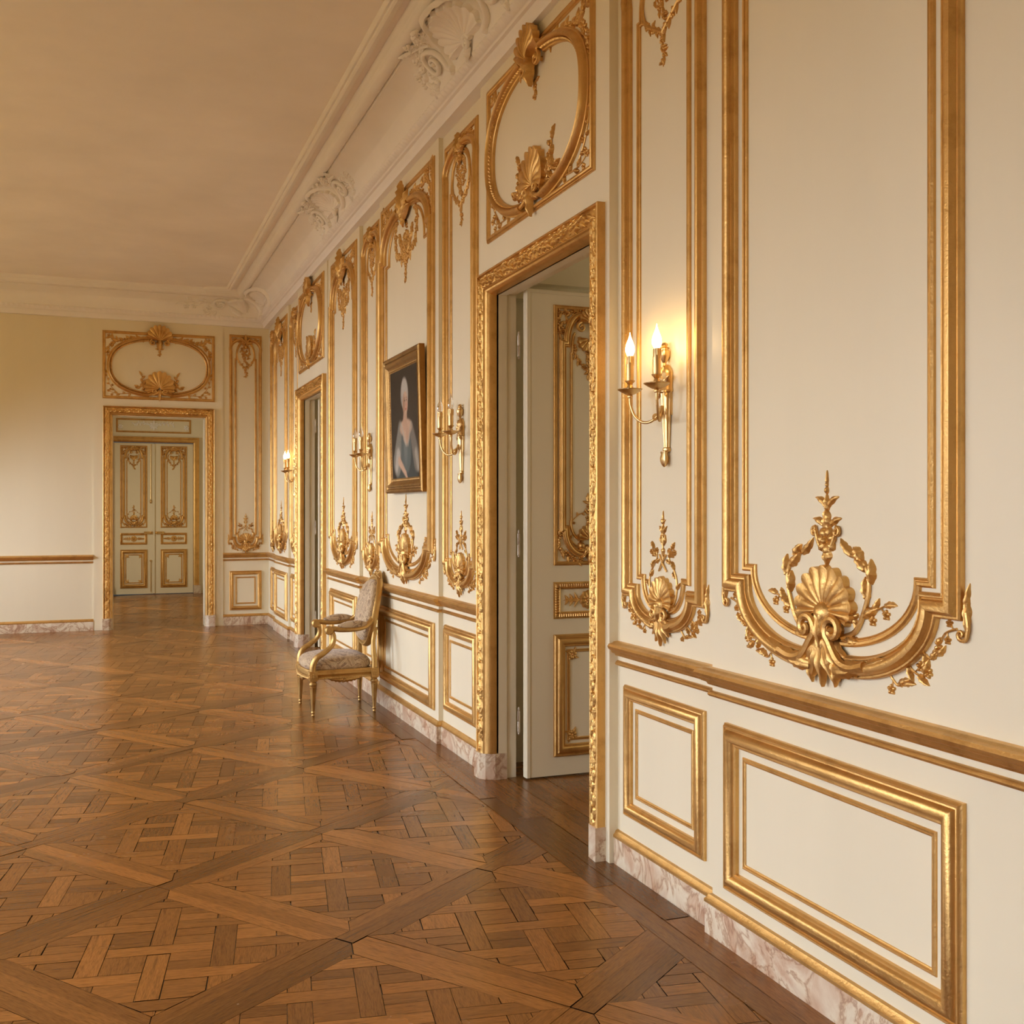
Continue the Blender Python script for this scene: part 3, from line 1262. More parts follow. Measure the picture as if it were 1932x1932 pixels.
dS = dado_panel(.317, .226, .771)
dB = dado_panel(.545, .192, .767, .072)
dP = dado_panel(.705, .20, .767, .07)
dN = dado_panel(.285, .215, .767, .055)
dado = [(dS, P_S, 3.655, 'small cream dado panel with gilded border below the lit sconce'),
        (dB, P_W, 2.61, 'large cream dado panel with thick gilded border at the right edge'),
        (copy_tree(dS), P_S, 6.16, 'narrow dado panel with gilded border between armchair panel and nearest doorway'),
        (dP, P_W, 7.32, 'wide dado panel with gilded border behind the armchair and its shadow'),
        (dN, P_S, 8.465, 'narrow dado panel largely hidden behind the armchair back'),
        (copy_tree(dB), P_W, 9.42, 'dado panel just right of the far side doorway, seen past the armchair arms'),
        (copy_tree(dN), P_S, 12.13, 'dado panel just left of the far side doorway, partly cut by its casing'),
        (dado_panel(.46, .20, .767, .065), P_W, 12.99, 'middle one of three dado panels beyond the far side doorway'),
        (dado_panel(.19, .21, .767, .05), P_S, 13.80, 'narrowest dado panel, on the long wall beside the room corner')]
for o, pl, y, lb in dado:
    put(o, pl, y, lb, 'wall panel', 'low dado panels')
q = dado_panel(.206, .197, .708, .05)
q.location = (-.277, END_Y, 0)
tag(q, 'squarish dado panel with gilded border on the end wall beside the end doorway', 'wall panel', 'low dado panels')


# ---- overdoor panels
def overdoor(hw, v0, v1, ru, rv, shr):
    root = empty('overdoor_panel')
    mb = MB()
    a = hw - .018
    sweep(mb, [(-a, v0 + .018), (-a, v1 - .018), (a, v1 - .018), (a, v0 + .018)], heavy(.036, .02), closed=True)
    build('outer_molding', mb, M['gold'], root)
    vc = (v0 + v1) / 2 - .01

    def ov(mb):
        p = []
        for t in range(45):
            a = PI / 2 + .16 + t * (PI - .32) / 44
            c, s = math.cos(a), math.sin(a)
            n = 2 / 2.35
            p.append((ru * math.copysign(abs(c) ** n, c), vc + rv * math.copysign(abs(s) ** n, s)))
        W, H = .062, .05

        def pr(s):
            k = .009 * abs(math.sin(PI * s / .022))
            return [(-.5 * W, 0), (-.5 * W, .3 * H), (-.4 * W, .38 * H), (-.36 * W, .5 * H + k), (-.24 * W, .56 * H + k), (-.18 * W, .48 * H), (-.1 * W, .85 * H), (.05 * W, H),
                    (.2 * W, .9 * H), (.32 * W, .6 * H), (.38 * W, .35 * H), (.5 * W, .3 * H), (.5 * W, 0)]
        sweep(mb, p, pr, side=-1, step=.0045)
    both(root, 'oval_frame', ov)
    mb = MB()
    sv = vc - rv + .085
    shell(mb, 0, sv, shr, shr * 1.15, .045, 13)
    build('shell', mb, M['gold'], root, 50)
    mb = MB()
    tv = vc + rv - .03
    shell(mb, 0, tv, shr * .95, shr * 1.05, .05, 9, 1.45, w0=.03)
    leaf(mb, 0, tv + .03, -PI / 2, .16, .09, .07, 0, 3, .02)
    build('shell', mb, M['gold'], root, 50)

    def sc(mb):
        volute(mb, -.085, tv - .02, .035, 1.3, R(100), 1, .014, .03, [(-.18, tv + .035), (-.12, tv + .035)])
    both(root, 'scroll', sc)

    def sc(mb):
        volute(mb, -.07, sv - .035, .032, 1.3, R(-80), 1, .013, .03, [(-.18, sv - .085), (-.11, sv - .08)])
    both(root, 'scroll', sc)
    mb = MB()
    fan(mb, 0, sv - .02, -PI / 2, .6, 3, .14, .06, .04, 3, .02)
    build('pendant_leaf', mb, M['gold'], root, 50)
    mb = MB()
    fan(mb, 0, tv - .09, -PI / 2, 1.2, 3, .075, .026, .014, 2)
    garland(mb, [(0, tv - .10), (.004, tv - .14), (0, tv - .19)], .02, .013, 1.3, 3)
    build('garland_drop', mb, M['gold'], root, 50)

    def br(mb):
        spray(mb, [(-.07, sv - .055), (-.13, sv - .03), (-.18, sv + .02), (-.20, sv + .09), (-.215, sv + .16)], .062, 8, .008, .020, 'leaf', 12)
        spray(mb, [(-.17, sv + .01), (-.23, sv + .025), (-.275, sv + .015)], .058, 4, .007, .020, 'flower', 5)
    both(root, 'branch', br)

    def co(mb):
        garland(mb, [(-.18, v1 - .075), (-.34, v1 - .085), (-.48, v1 - .12), (-.565, v1 - .17)], .032, .016, 1.5, 5)
        garland(mb, [(-.50, v1 - .12), (-.57, v1 - .09), (-.61, v1 - .06)], .034, .016, 1.5, 6)
        garland(mb, [(-.56, v1 - .15), (-.61, v1 - .22), (-.632, v1 - .32)], .028, .015, 1.5, 7)
    both(root, 'corner_foliage', co)

    def cl(mb):
        spray(mb, [(-.34, v0 + .075), (-.46, v0 + .065), (-.55, v0 + .075), (-.61, v0 + .10)], .05, 6, .005, .013, 'flower', 5)
        spray(mb, [(-.53, v0 + .10), (-.585, v0 + .16), (-.62, v0 + .24), (-.63, v0 + .32)], .045, 5, .005, .013, 'leaf', 9)
    both(root, 'leaf_spray', cl)
    return root


oD = overdoor(.69, 2.985, 3.83, .615, .365, .165)
put(oD, P_D, 4.875, 'gilded oval overdoor panel with two shells above the nearest open doorway', 'overdoor panel', 'overdoor panels')
q = copy_tree(oD)
put(q, P_D, 10.955, 'small-looking gilded oval overdoor panel above the far side doorway', 'overdoor panel', 'overdoor panels')
oE = overdoor(.68, 2.905, 3.76, .60, .36, .20)
oE.location = (EC, END_Y - .015, 0)
tag(oE, 'gilded oval overdoor panel with two shells on the end wall, above the end doorway', 'overdoor panel', 'overdoor panels')


# ------------------------------------------------------------------ doorways
def casing_parts(root, half, top, label=None):
    """gilded architrave round an opening; origin on the floor at the middle of the bay face"""
    out = half + .12
    path = [(-half - .06, .145), (-half - .06, top + .06), (half + .06, top + .06), (half + .06, .145)]
    # offsets are to the left of travel = away from the opening
    mb = MB()
    sweep(mb, path, [(.06, 0), (.06, .038), (.055, .042), (.050, .038), (.048, .024), (-.024, .020), (-.026, .030), (-.031, .032), (-.036, .022), (-.041, .020), (-.046, .012), (-.052, .006), (-.057, -.008), (-.06, -.03), (-.06, -.05)])
    build('casing', mb, M['gold'], root)
    mb = MB()
    sweep(mb, path, [(.048, .02)] + [(.048 - .072 * i / 8, .022 + .014 * math.sin(PI * i / 8) ** .6) for i in range(9)] + [(-.024, .018)])
    rnd = random.Random(21)
    for (xa, ya), (xb, yb) in zip(path, path[1:]):
        L = math.hypot(xb - xa, yb - ya)
        tx, ty = (xb - xa) / L, (yb - ya) / L
        nx, ny = -ty, tx
        th = math.atan2(ty, tx)
        k = 0
        d = 0
        while d < L:
            sd = 1 if k % 2 else -1
            o_ = .012 - sd * .016 + rnd.uniform(-.006, .006)
            px, py = xa + tx * d + nx * o_, ya + ty * d + ny * o_
            leaf(mb, px, py, th + sd * rnd.uniform(.35, .75), rnd.uniform(.052, .070), .034, .017, -sd * rnd.uniform(.6, 1.3), 3, .031, nt=8)
            o_ = .012 + sd * .024
            px, py = xa + tx * (d + .01) + nx * o_, ya + ty * (d + .01) + ny * o_
            leaf(mb, px, py, th + sd * rnd.uniform(-.5, .2), .04, .022, .014, sd * .5, 2, .024, nt=6)
            if k % 3 == 0:
                blob(mb, xa + tx * (d + .02) + nx * (.012 + sd * .008), ya + ty * (d + .02) + ny * (.012 + sd * .008), .009, .008, .05, 6, 3)
            d += .027
            k += 1
    build('carved_band', mb, M['gold_bright'], root, 50)
    for s in (-1, 1):
        mb = MB(sx=s)
        mb.grid([[(half + .126, 0, -.01), (half + .126, 0, .05), (half + .05, 0, .046), (half + .02, 0, .02), (half - .004, 0, -.03), (half - .004, 0, -.10)],
                 [(half + .126, .145, -.01), (half + .126, .145, .05), (half + .05, .145, .046), (half + .02, .145, .02), (half - .004, .145, -.03), (half - .004, .145, -.10)]])
        n = len(mb.v)
        mb.f.append(tuple(range(n - 6, n)))
        build('plinth_block', mb, M['marble'], root, flat=True)


def jamb_parts(root, half, top, depth, w0=-.04):
    mb = MB()
    sweep(mb, [(-half, 0), (-half, top), (half, top), (half, 0)],
          [(.02, w0), (0, w0), (0, w0 - .06), (.012, w0 - .062), (.012, -depth), (.03, -depth)])
    build('door_jamb', mb, M['door'], root, flat=True)


def leaf_door(width, h, origin_u, sgn, ornate=True, low_corners=True):
    """one painted door leaf; hinge edge at u=origin_u, spreading to sgn; face at w=0"""
    d = empty('door_leaf')
    mb = MB(sx=sgn, ou=origin_u)
    mb.box(0, width, .012, h, -.042, 0)
    build('leaf_board', mb, M['door'], d, flat=True)
    mb = MB(sx=sgn, ou=origin_u)
    sweep(mb, [(.011, .012), (.011, h - .011), (width - .011, h - .011), (width - .011, .012)], [(-.011, 0), (-.011, .006), (.006, .006), (.011, 0)])
    build('edge_bead', mb, M['door'], d, flat=True)
    c = width / 2 + (.045 if low_corners else 0)
    hw = c - .11
    hw = min(hw, width - .075 - c)
    # upper panel
    mb = MB(sx=sgn, ou=origin_u + sgn * c)
    t0, t1 = 1.19, 2.655
    e = hw - .012
    sweep(mb, [(-e, t0 + .012), (-e, t1 - .012), (e, t1 - .012), (e, t0 + .012)], thin(.024, .012), closed=True)
    build('upper_panel', mb, M['gold'], d)
    for s in (1, -1):
        mb = MB(sx=s * sgn, ou=origin_u + sgn * c)
        f = hw - .055
        p = list(reversed(arc(-hw * .62, 2.45, -.05, 2.60))) + [(-hw * .62, 2.44), (-f, 2.44), (-f, 1.395), (-hw * .66, 1.395)] + arc(-hw * .66, 1.39, -.04, 1.255)
        sweep(mb, p, heavy(.042, .026))
        p = list(reversed(arc(-hw * .46, 2.40, -.08, 2.50))) + [(-hw * .46, 2.385), (-f + .055, 2.385), (-f + .055, 1.435), (-hw * .5, 1.435)] + arc(-hw * .5, 1.43, -.03, 1.33)
        sweep(mb, p, thin(.016, .009))
        build('panel_molding', mb, M['gold'], d)
        mb = MB(sx=s * sgn, ou=origin_u + sgn * c)
        garland(mb, [(-hw * .25, 2.622), (-hw * .6, 2.615), (-hw * .86, 2.61)], .024, .016, 1.4, 3)
        garland(mb, [(-hw * .86, 2.62), (-hw * .86, 2.54), (-hw * .82, 2.47)], .022, .016, 1.4, 4)
        garland(mb, [(-hw * .86, 1.37), (-hw * .78, 1.29), (-hw * .5, 1.235), (-hw * .2, 1.215)], .026, .016, 1.5, 5)
        garland(mb, [(-hw * .55, 2.56), (-hw * .7, 2.56), (-hw * .75, 2.5)], .022, .016, 1.2, 6)
        build('corner_foliage', mb, M['gold'], d)
    mb = MB(sx=sgn, ou=origin_u + sgn * c)
    shell(mb, 0, 2.56, .075, .085, .05, 9, 1.7)
    shell(mb, 0, 2.47, .075, .075, .035, 9, 2.0, -1)
    for s in (1, -1):
        volute(mb, s * .05, 2.535, .028, 1.3, R(90), -s, .010, .02)
    garland(mb, [(-hw * .4, 2.43), (-hw * .32, 2.36), (-hw * .18, 2.32), (0, 2.30), (hw * .18, 2.32), (hw * .32, 2.36), (hw * .4, 2.43)], .018, .012, 1.3, 7)
    garland(mb, [(0, 2.39), (0, 2.33), (.004, 2.28), (0, 2.23)], .02, .013, 1.4, 8)
    build('top_ornament', mb, M['gold'], d)
    mb = MB(sx=sgn, ou=origin_u + sgn * c)
    shell(mb, 0, 1.335, .075, .085, .04, 9, 1.9)
    fan(mb, 0, 1.30, -PI / 2, .9, 5, .10, .04, .03, 3, .01)
    for s in (1, -1):
        blob(mb, s * .045, 1.30, .024, .024, .03)
        spray(mb, [(s * .06, 1.29), (s * .11, 1.34), (s * .11, 1.42), (s * .06, 1.475), (0, 1.495)], .026, 6, .004, .01, 'leaf', 3)
    garland(mb, [(0, 1.42), (0, 1.50), (0, 1.55)], .02, .012, 1.2, 3)
    leaf(mb, 0, 1.545, PI / 2, .055, .028, .012, 0, 2)
    build('bottom_ornament', mb, M['gold'], d)
    # middle panel with rosette
    mb = MB(sx=sgn, ou=origin_u + sgn * c)
    e = hw - .02
    p = [(-e, .911), (-e, 1.078), (e, 1.078), (e, .911)]

    def pr(s):
        k = .004 * math.sin(2 * PI * s / .014)
        return [(-.02, 0), (-.02, .01), (-.014, .013), (-.01, .008), (-.006, .011 + k), (.008, .012 + k), (.012, .006), (.02, .005), (.02, 0)]
    sweep(mb, p, pr, closed=True, step=.0035)
    build('middle_panel', mb, M['gold'], d)
    mb = MB(sx=sgn, ou=origin_u + sgn * c)
    flower(mb, 0, .995, .055, .02, 10)
    flower(mb, 0, .995, .03, .026, 8)
    for s in (1, -1):
        for k in range(5):
            x = s * (.06 + k * .03)
            if abs(x) < hw - .07:
                for t in (1, -1):
                    leaf(mb, x, .995, (0 if s > 0 else PI) + t * (.75 - .08 * k), .05 - .006 * k, .02, .012, -s * t * .5, 2, nt=7)
        leaf(mb, s * .05, .995, 0 if s > 0 else PI, max(.05, hw - .11), .022, .013, 0, 3)
    build('rosette', mb, M['gold'], d)
    # lower panel
    mb = MB(sx=sgn, ou=origin_u + sgn * c)
    e = hw - .034
    sweep(mb, [(-e, .152), (-e, .769), (e, .769), (e, .152)], heavy(.068, .03), closed=True)
    build('lower_panel', mb, M['gold'], d)
    mb = MB(sx=sgn, ou=origin_u + sgn * c)
    e = hw - .092
    sweep(mb, [(-e, .212), (-e, .709), (e, .709), (e, .212)], thin(.018, .008), closed=True)
    build('inner_fillet', mb, M['gold'], d)
    for x in (-1, 1):
        for y in (0, 1):
            mb = MB(sx=sgn, ou=origin_u + sgn * c)
            px, py = x * (e - .022), (.234, .687)[y]
            flower(mb, px, py, .03, .016, 7)
            for k in range(4):
                leaf(mb, px, py, R(45 + 90 * k), .05, .024, .013, .6, 2, nt=7)
            build('corner_rosette', mb, M['gold'], d)
    return d


def hinge(root, x, y, z):
    mb = MB(XYZ)
    # knuckle standing in the gap between jamb and leaf
    rows = []
    for r, h in ((.003, -.075), (.006, -.07), (.004, -.062), (.008, -.06), (.008, -.004), (.006, 0), (.008, .004), (.008, .06), (.004, .062), (.006, .07), (.002, .082)):
        rows.append([(x + r * math.cos(k * PI / 4), y + r * math.sin(k * PI / 4), z + h) for k in range(8)])
    mb.grid(rows, cv=True)
    return build('hinge', mb, M['iron'], root)


proto_leaf = None
for i, dy in enumerate(DOOR_Y):
    d = empty('door_%d' % (i + 1), (P_D, dy, 0), RW, ('nearest doorway with gilded carved casing and one cream leaf standing open', 'far side doorway with gilded carved casing, its door leaf ajar')[i], kind='structure')
    casing_parts(d, DH, DTOP)
    jamb_parts(d, DH, DTOP, WT + .02)
    # open leaf, square to the wall on the far jamb: its own axes are turned back to face the viewer
    if proto_leaf is None:
        proto_leaf = leaf_door(.668, 2.735, 0, 1)
        lf = proto_leaf
    else:
        lf = copy_tree(proto_leaf)
    lf.parent = d
    # parent frame: x=u (towards -Y), y=-w (into the wall), z
    lf.location = (-(5.465 - 4.875), .186, 0)
    lf.rotation_euler = (0, 0, R(90))
    for hz in (.32, 1.31, 2.42):
        h = hinge(d, -(5.515 - 4.875), .162, hz)

# end doorway and the double door of the room beyond
d = empty('door_3', (EC, END_Y - .015, 0), 0, 'open end doorway with gilded carved casing leading to a further room', kind='structure')
casing_parts(d, (EX1 - EX0) / 2, ETOP)
jamb_parts(d, (EX1 - EX0) / 2 - .004, ETOP - .004, .24)
d = empty('door_4', (FX, FY, 0), 0, 'closed cream double door with gilded panels in the room beyond', kind='structure')
for s in (1, -1):
    l_ = leaf_door(.674, 2.70, s * .677, -s, True, False)
    l_.parent = d
mb = MB()
sweep(mb, [(-.70, .15), (-.70, 2.735), (.70, 2.735), (.70, .15)], [(-.02, -.03), (-.02, .03), (0, .045), (.03, .03), (.05, .03), (.055, .05), (.075, .045), (.08, 0)])
build('casing', mb, M['gold'], d)
for s in (1, -1):
    mb = MB(sx=s)
    mb.box(.68, .80, 0, .15, 0, .055)
    build('plinth_block', mb, M['marble'], d, flat=True)
mb = MB()
mb.box(-.012, .012, .02, 2.69, 0, .02)
build('meeting_bead', mb, M['door'], d, flat=True)
mb = MB()
for x in (-1, 1):
    mb.box(x * .02 if x > 0 else -.17, .17 if x > 0 else -.02, 1.075, 1.125, 0, .02)
    blob(mb, x * .05, 1.10, .02, .02, .05)
    flower(mb, x * .12, 1.10, .022, .03, 6)
build('lock', mb, M['brass'], d)
mb = MB()
tube(mb, [(-.055, 1.65, .012), (-.055, 2.68, .012)], .006, 6)
tube(mb, [(-.055, .05, .012), (-.055, .60, .012)], .006, 6)
blob(mb, -.055, 1.66, .018, .04, .03)
blob(mb, -.055, .60, .018, .02, .03)
build('bolt', mb, M['brass'], d)
o = empty('overdoor_panel', (FX, FY, 0), 0, 'pale carved overdoor frieze above the closed double door in the room beyond', 'overdoor panel', 'overdoor panels')
mb = MB()
sweep(mb, [(-.62, 2.90), (-.62, 3.12), (.62, 3.12), (.62, 2.90)], thin(.03, .02), closed=True)
build('outer_molding', mb, M['gold'], o)
mb = MB()
fan(mb, .0, 3.02, PI / 2, 1.6, 5, .10, .05, .03, 3)
fan(mb, .0, 3.02, -PI / 2, 1.2, 5, .10, .05, .03, 3)
flower(mb, 0, 3.02, .04, .04, 7)
for s in (1, -1):
    garland(mb, [(s * .06, 3.03), (s * .2, 3.06), (s * .36, 3.03)], .03, .02, 1.2, 3)
    flower(mb, s * .56, 2.99, .05, .03, 6)
build('carved_ornament', mb, M['plaster'], o)


# ------------------------------------------------------------------ plaster cartouches on the cove
def cove_map(base, along, turn):
    """u along the wall, v up the cove (0..0.34), w out of it"""
    L = .315

    def f(u, v, w):
        t = v / L
        a = max(-.25, min(1.35, t)) * PI / 2
        off = .128 + .20 * (1 - math.cos(a))
        z = 4.02 + .195 * math.sin(a)
        if t > 1.35:
            off += (t - 1.35) * .1
        # outward normal of the hollow: towards the room and down
        nx, nz = math.cos(a), -math.sin(a)
        # hollow curve leaves the wall upright, so its normal starts level
        off += nx * w
        z += nz * w
        if turn == 'R':
            return (-off, base - u, z)
        return (base + u, END_Y - off, z)
    return f


def cartouche(y, scale, label, seed):
    root = empty('plaster_cartouche', (0, 0, 0), 0, label, 'plaster ornament', 'shell cartouches on the cove')
    mp = cove_map(y, None, 'R')
    g = .02
    mb = MB(mp)
    shell(mb, 0, .08, .285 * scale, .27, .042, 13, 1.75)
    build('shell', mb, M['plaster'], root, 60)
    mb = MB(mp)
    p = [(.30 * scale * math.sin(t), .11 + .27 * math.cos(t)) for t in [(-2.0 + 4.0 * k / 40) for k in range(41)]]
    sweep(mb, p, lambda s: [(-.016, 0), (-.014, g * .7 + .006 * math.sin(s * 110)), (0, .026 + .004 * math.sin(s * 55)), (.014, g * .7 + .006 * math.sin(s * 110 + 1)), (.016, 0)])
    build('shell_rim', mb, M['plaster'], root, 60)
    mb = MB(mp)
    volute(mb, 0.03, .06, .05, 1.3, 0, 1, .018, .02)
    leaf(mb, 0, .05, -PI / 2, .10, .09, .04, 0, 3, .01)
    build('pendant_leaf', mb, M['plaster'], root, 60)
    for s in (1, -1):
        mb = MB(mp, sx=s)
        volute(mb, .47 * scale, .15, .10, 1.4, R(150), -1, .022, .015, [(.26 * scale, .02), (.33 * scale, .06), (.36 * scale, .14)])
        flower(mb, .47 * scale, .15, .055, .03, 8)
        build('scroll', mb, M['plaster'], root, 60)
        mb = MB(mp, sx=s)
        spray(mb, [(.36 * scale, .24), (.45 * scale, .28), (.52 * scale, .30)], .10, 4, .01, .025, 'leaf', seed)
        spray(mb, [(.56 * scale, .20), (.66 * scale, .17), (.76 * scale, .18)], .10, 6, .01, .025, 'flower', seed + 1)
        spray(mb, [(.53 * scale, .05), (.60 * scale, .03), (.66 * scale, .06)], .09, 4, .009, .022, 'leaf', seed + 2)
        spray(mb, [(.22 * scale, .36), (.28 * scale, .34), (.33 * scale, .32)], .07, 4, .008, .022, 'leaf', seed + 3)
        build('leaf_spray', mb, M['plaster'], root, 60)
    return root


cartouche(5.55, 1.0, 'white plaster shell cartouche on the cove above the nearest doorway', 3)
cartouche(9.1, 1.0, 'smaller-looking white plaster shell cartouche midway along the cove', 8)
root = empty('plaster_cartouche', (0, 0, 0), 0, 'white plaster shell and scroll ornament filling the cove at the room corner', 'plaster ornament', 'shell cartouches on the cove')
mp = cove_map(13.45, None, 'R')
mb = MB(mp)
shell(mb, 0, .05, .34, .27, .035, 13, 1.75)
build('shell', mb, M['plaster'], root, 60)
mb = MB(mp)
p = [(.38 * math.sin(t), .07 + .29 * math.cos(t)) for t in [(-2.0 + 4.0 * k / 40) for k in range(41)]]
sweep(mb, p, lambda s: [(-.024, 0), (-.02, .022 + .004 * math.sin(s * 150)), (0, .036), (.02, .022 + .004 * math.sin(s * 150)), (.024, 0)])
leaf(mb, -.52, .03, R(70), .30, .16, .04, .4, 5)
build('shell_rim', mb, M['plaster'], root, 60)
mp = cove_map(0, None, 'E')
mb = MB(mp)
volute(mb, -.62, .16, .10, 1.4, R(30), 1, .024, .015, [(-.34, .30), (-.42, .27), (-.50, .22)])
flower(mb, -.62, .16, .06, .03, 8)
leaf(mb, -.30, .05, R(100), .30, .14, .04, .5, 5)
leaf(mb, -.34, .02, R(160), .22, .08, .03, -.5, 4)
build('scroll', mb, M['plaster'], root, 60)
mb = MB(mp)
spray(mb, [(-.74, .15), (-.85, .17), (-.95, .16), (-1.05, .15)], .11, 7, .01, .026, 'leaf', 5)
spray(mb, [(-.66, .05), (-.74, .03), (-.80, .05)], .09, 4, .009, .024, 'flower', 6)
build('leaf_spray', mb, M['plaster'], root, 60)
mb = MB(XYZ)
rnd = random.Random(5)
for k in range(10):
    z = 3.96 + .03 * k
    mb2 = MB(lambda u, v, w, z=z, k=k: (-.09 - .012 * k + u * .7 - w * .7, END_Y - .09 - .012 * k - u * .7 - w * .7, z + v))
    leaf(mb2, 0, 0, PI / 2 + rnd.uniform(-.8, .8), .07, .05, .03, rnd.uniform(-1, 1), 3, nt=6)
    n = len(mb.v)
    mb.v += mb2.v
    mb.f += [tuple(i + n for i in f) for f in mb2.f]
build('corner_leaves', mb, M['plaster'], root, 60)


# ------------------------------------------------------------------ sconces
def sconce(lit):
    r = empty('wall_sconce')
    mb = MB()
    # fluted tapering plaque
    rows = []
    for v, hw_, dp in ((.058, .014, .014), (.064, .02, .022), (.072, .02, .022), (.076, .016, .018), (.285, .031, .03), (.29, .036, .034), (.30, .036, .034), (.303, .034, .032),
                       (.36, .036, .034), (.372, .032, .032), (.385, .02, .026), (.395, .010, .018)):
        row = []
        for k in range(25):
            a = PI * k / 24
            fl = 1 - (.10 * (.5 + .5 * math.cos(12 * a)) if .075 < v < .286 else 0)
            row.append((hw_ * math.cos(a) * fl, v, dp * math.sin(a) * fl + .002))
        rows.append(row)
    mb.grid(rows)
    mb.box(-.03, .03, .20, .37, 0, .006)
    build('backplate', mb, M['brass'], r)
    mb = MB()
    for s in (1, -1):
        leaf(mb, s * .008, .31, R(90 - s * 25), .06, .03, .012, -s * .8, 3, .026)
        leaf(mb, s * .012, .305, R(-90 + s * 15), .05, .02, .01, s * .5, 3, .026)
    leaf(mb, 0, .31, PI / 2, .075, .03, .014, 0, 3, .03)
    build('backplate_leaf', mb, M['brass'], r)
    mb = MB()
    lathe(mb, [(.003, 0), (.012, .008), (.017, .02), (.019, .035), (.014, .05), (.017, .056), (.017, .060)], 16, 0, .019, 7, .22)
    build('acorn', mb, M['brass'], r)
    mb = MB()
    lathe(mb, [(.010, .392), (.007, .402), (.012, .410), (.020, .425), (.0225, .44), (.021, .449), (.013, .453), (.013, .458), (.017, .461), (.009, .466), (.013, .472), (.011, .478), (.004, .482)], 16, 0, .018)
    build('urn', mb, M['brass'], r)
    mb = MB()
    volute(mb, 0, .0, .001, .1, 0, 1, .001, 0)
    mb = MB(lambda u, v, w: (u * .2, -w - .02 - u, v))
    pts = []
    for k in range(26):
        t = k / 25
        rr = .016 * (1 - t) + .004
        a = R(100) - t * 2.6 * PI
        pts.append((.042 + rr * math.cos(a + PI), .188 + rr * math.sin(a + PI), 0))
    tube(mb, [(.0, .205, 0), (.015, .212, 0), (.03, .209, 0)] + pts[4:], lambda t: .005 * (1 - .4 * t), 8)
    build('curl', mb, M['brass'], r)
    for s in (1, -1):
        au, aw = s * .108, .112
        mb = MB()
        tube(mb, spline([(s * .004, .235, .03), (s * .012, .20, .042), (s * .035, .178, .058), (s * .065, .176, .078), (s * .092, .20, .098), (s * .106, .245, .110), (au, .278, aw)], 7), .0058, 10)
        arm = build('arm', mb, M['brass'], r)
        mb = MB()
        lathe(mb, [(.004, .272), (.011, .276), (.011, .282), (.007, .285), (.018, .288), (.034, .296), (.049, .306), (.050, .309), (.034, .302), (.012, .300), (.010, .308)], 32, au, aw, 16, .05)
        build('drip_pan', mb, M['brass'], arm, 30)
        mb = MB()
        lathe(mb, [(.010, .305), (.014, .309), (.013, .318), (.009, .325), (.012, .331), (.019, .338), (.020, .342), (.012, .342)], 20, au, aw)
        build('candle_cup', mb, M['brass'], arm)
        mb = MB()
        lathe(mb, [(.0155, .340), (.0155, .432), (.0165, .434), (.0165, .438), (.010, .439)], 20, au, aw)
        for k in range(6):
            a = k * PI / 3 + .4
            tube(mb, [(au + .0162 * math.cos(a), .436, aw + .0162 * math.sin(a)), (au + .0165 * math.cos(a), .412 - .006 * (k % 3), aw + .0165 * math.sin(a))], .0028, 6)
        build('candle_sleeve', mb, M['brass'], arm)
        mb = MB()
        bp = [(.006, .436), (.012, .442), (.0175, .455), (.0185, .466), (.0165, .480), (.0115, .494), (.006, .508), (.0025, .520), (.0008, .531)]
        lathe(mb, bp, 16, au, aw)
        build('flame_bulb', mb, M['glow' if lit else 'glass'], arm, 70)
        if not lit:
            mb = MB()
            lathe(mb, [(.003, .437), (.003, .452), (.0015, .455), (.0012, .478), (.0004, .48)], 8, au, aw)
            build('filament', mb, M['iron'], arm)
    return r


lit = sconce(True)
un = sconce(False)
for o, y, z, lb in ((lit, 3.615, 1.668, 'large brass two-arm wall sconce with lit bulbs right of the nearest doorway'),
                    (un, 6.135, 1.665, 'unlit brass two-arm sconce between portrait and nearest doorway'),
                    (copy_tree(un), 8.49, 1.65, 'small unlit brass two-arm sconce left of the portrait'),
                    (copy_tree(lit), 12.10, 1.645, 'distant lit brass sconce half hidden by the far doorway casing')):
    o.location = (P_S, y, z)
    o.rotation_euler = (0, 0, RW)
    tag(o, lb, 'wall lamp', 'brass wall sconces')


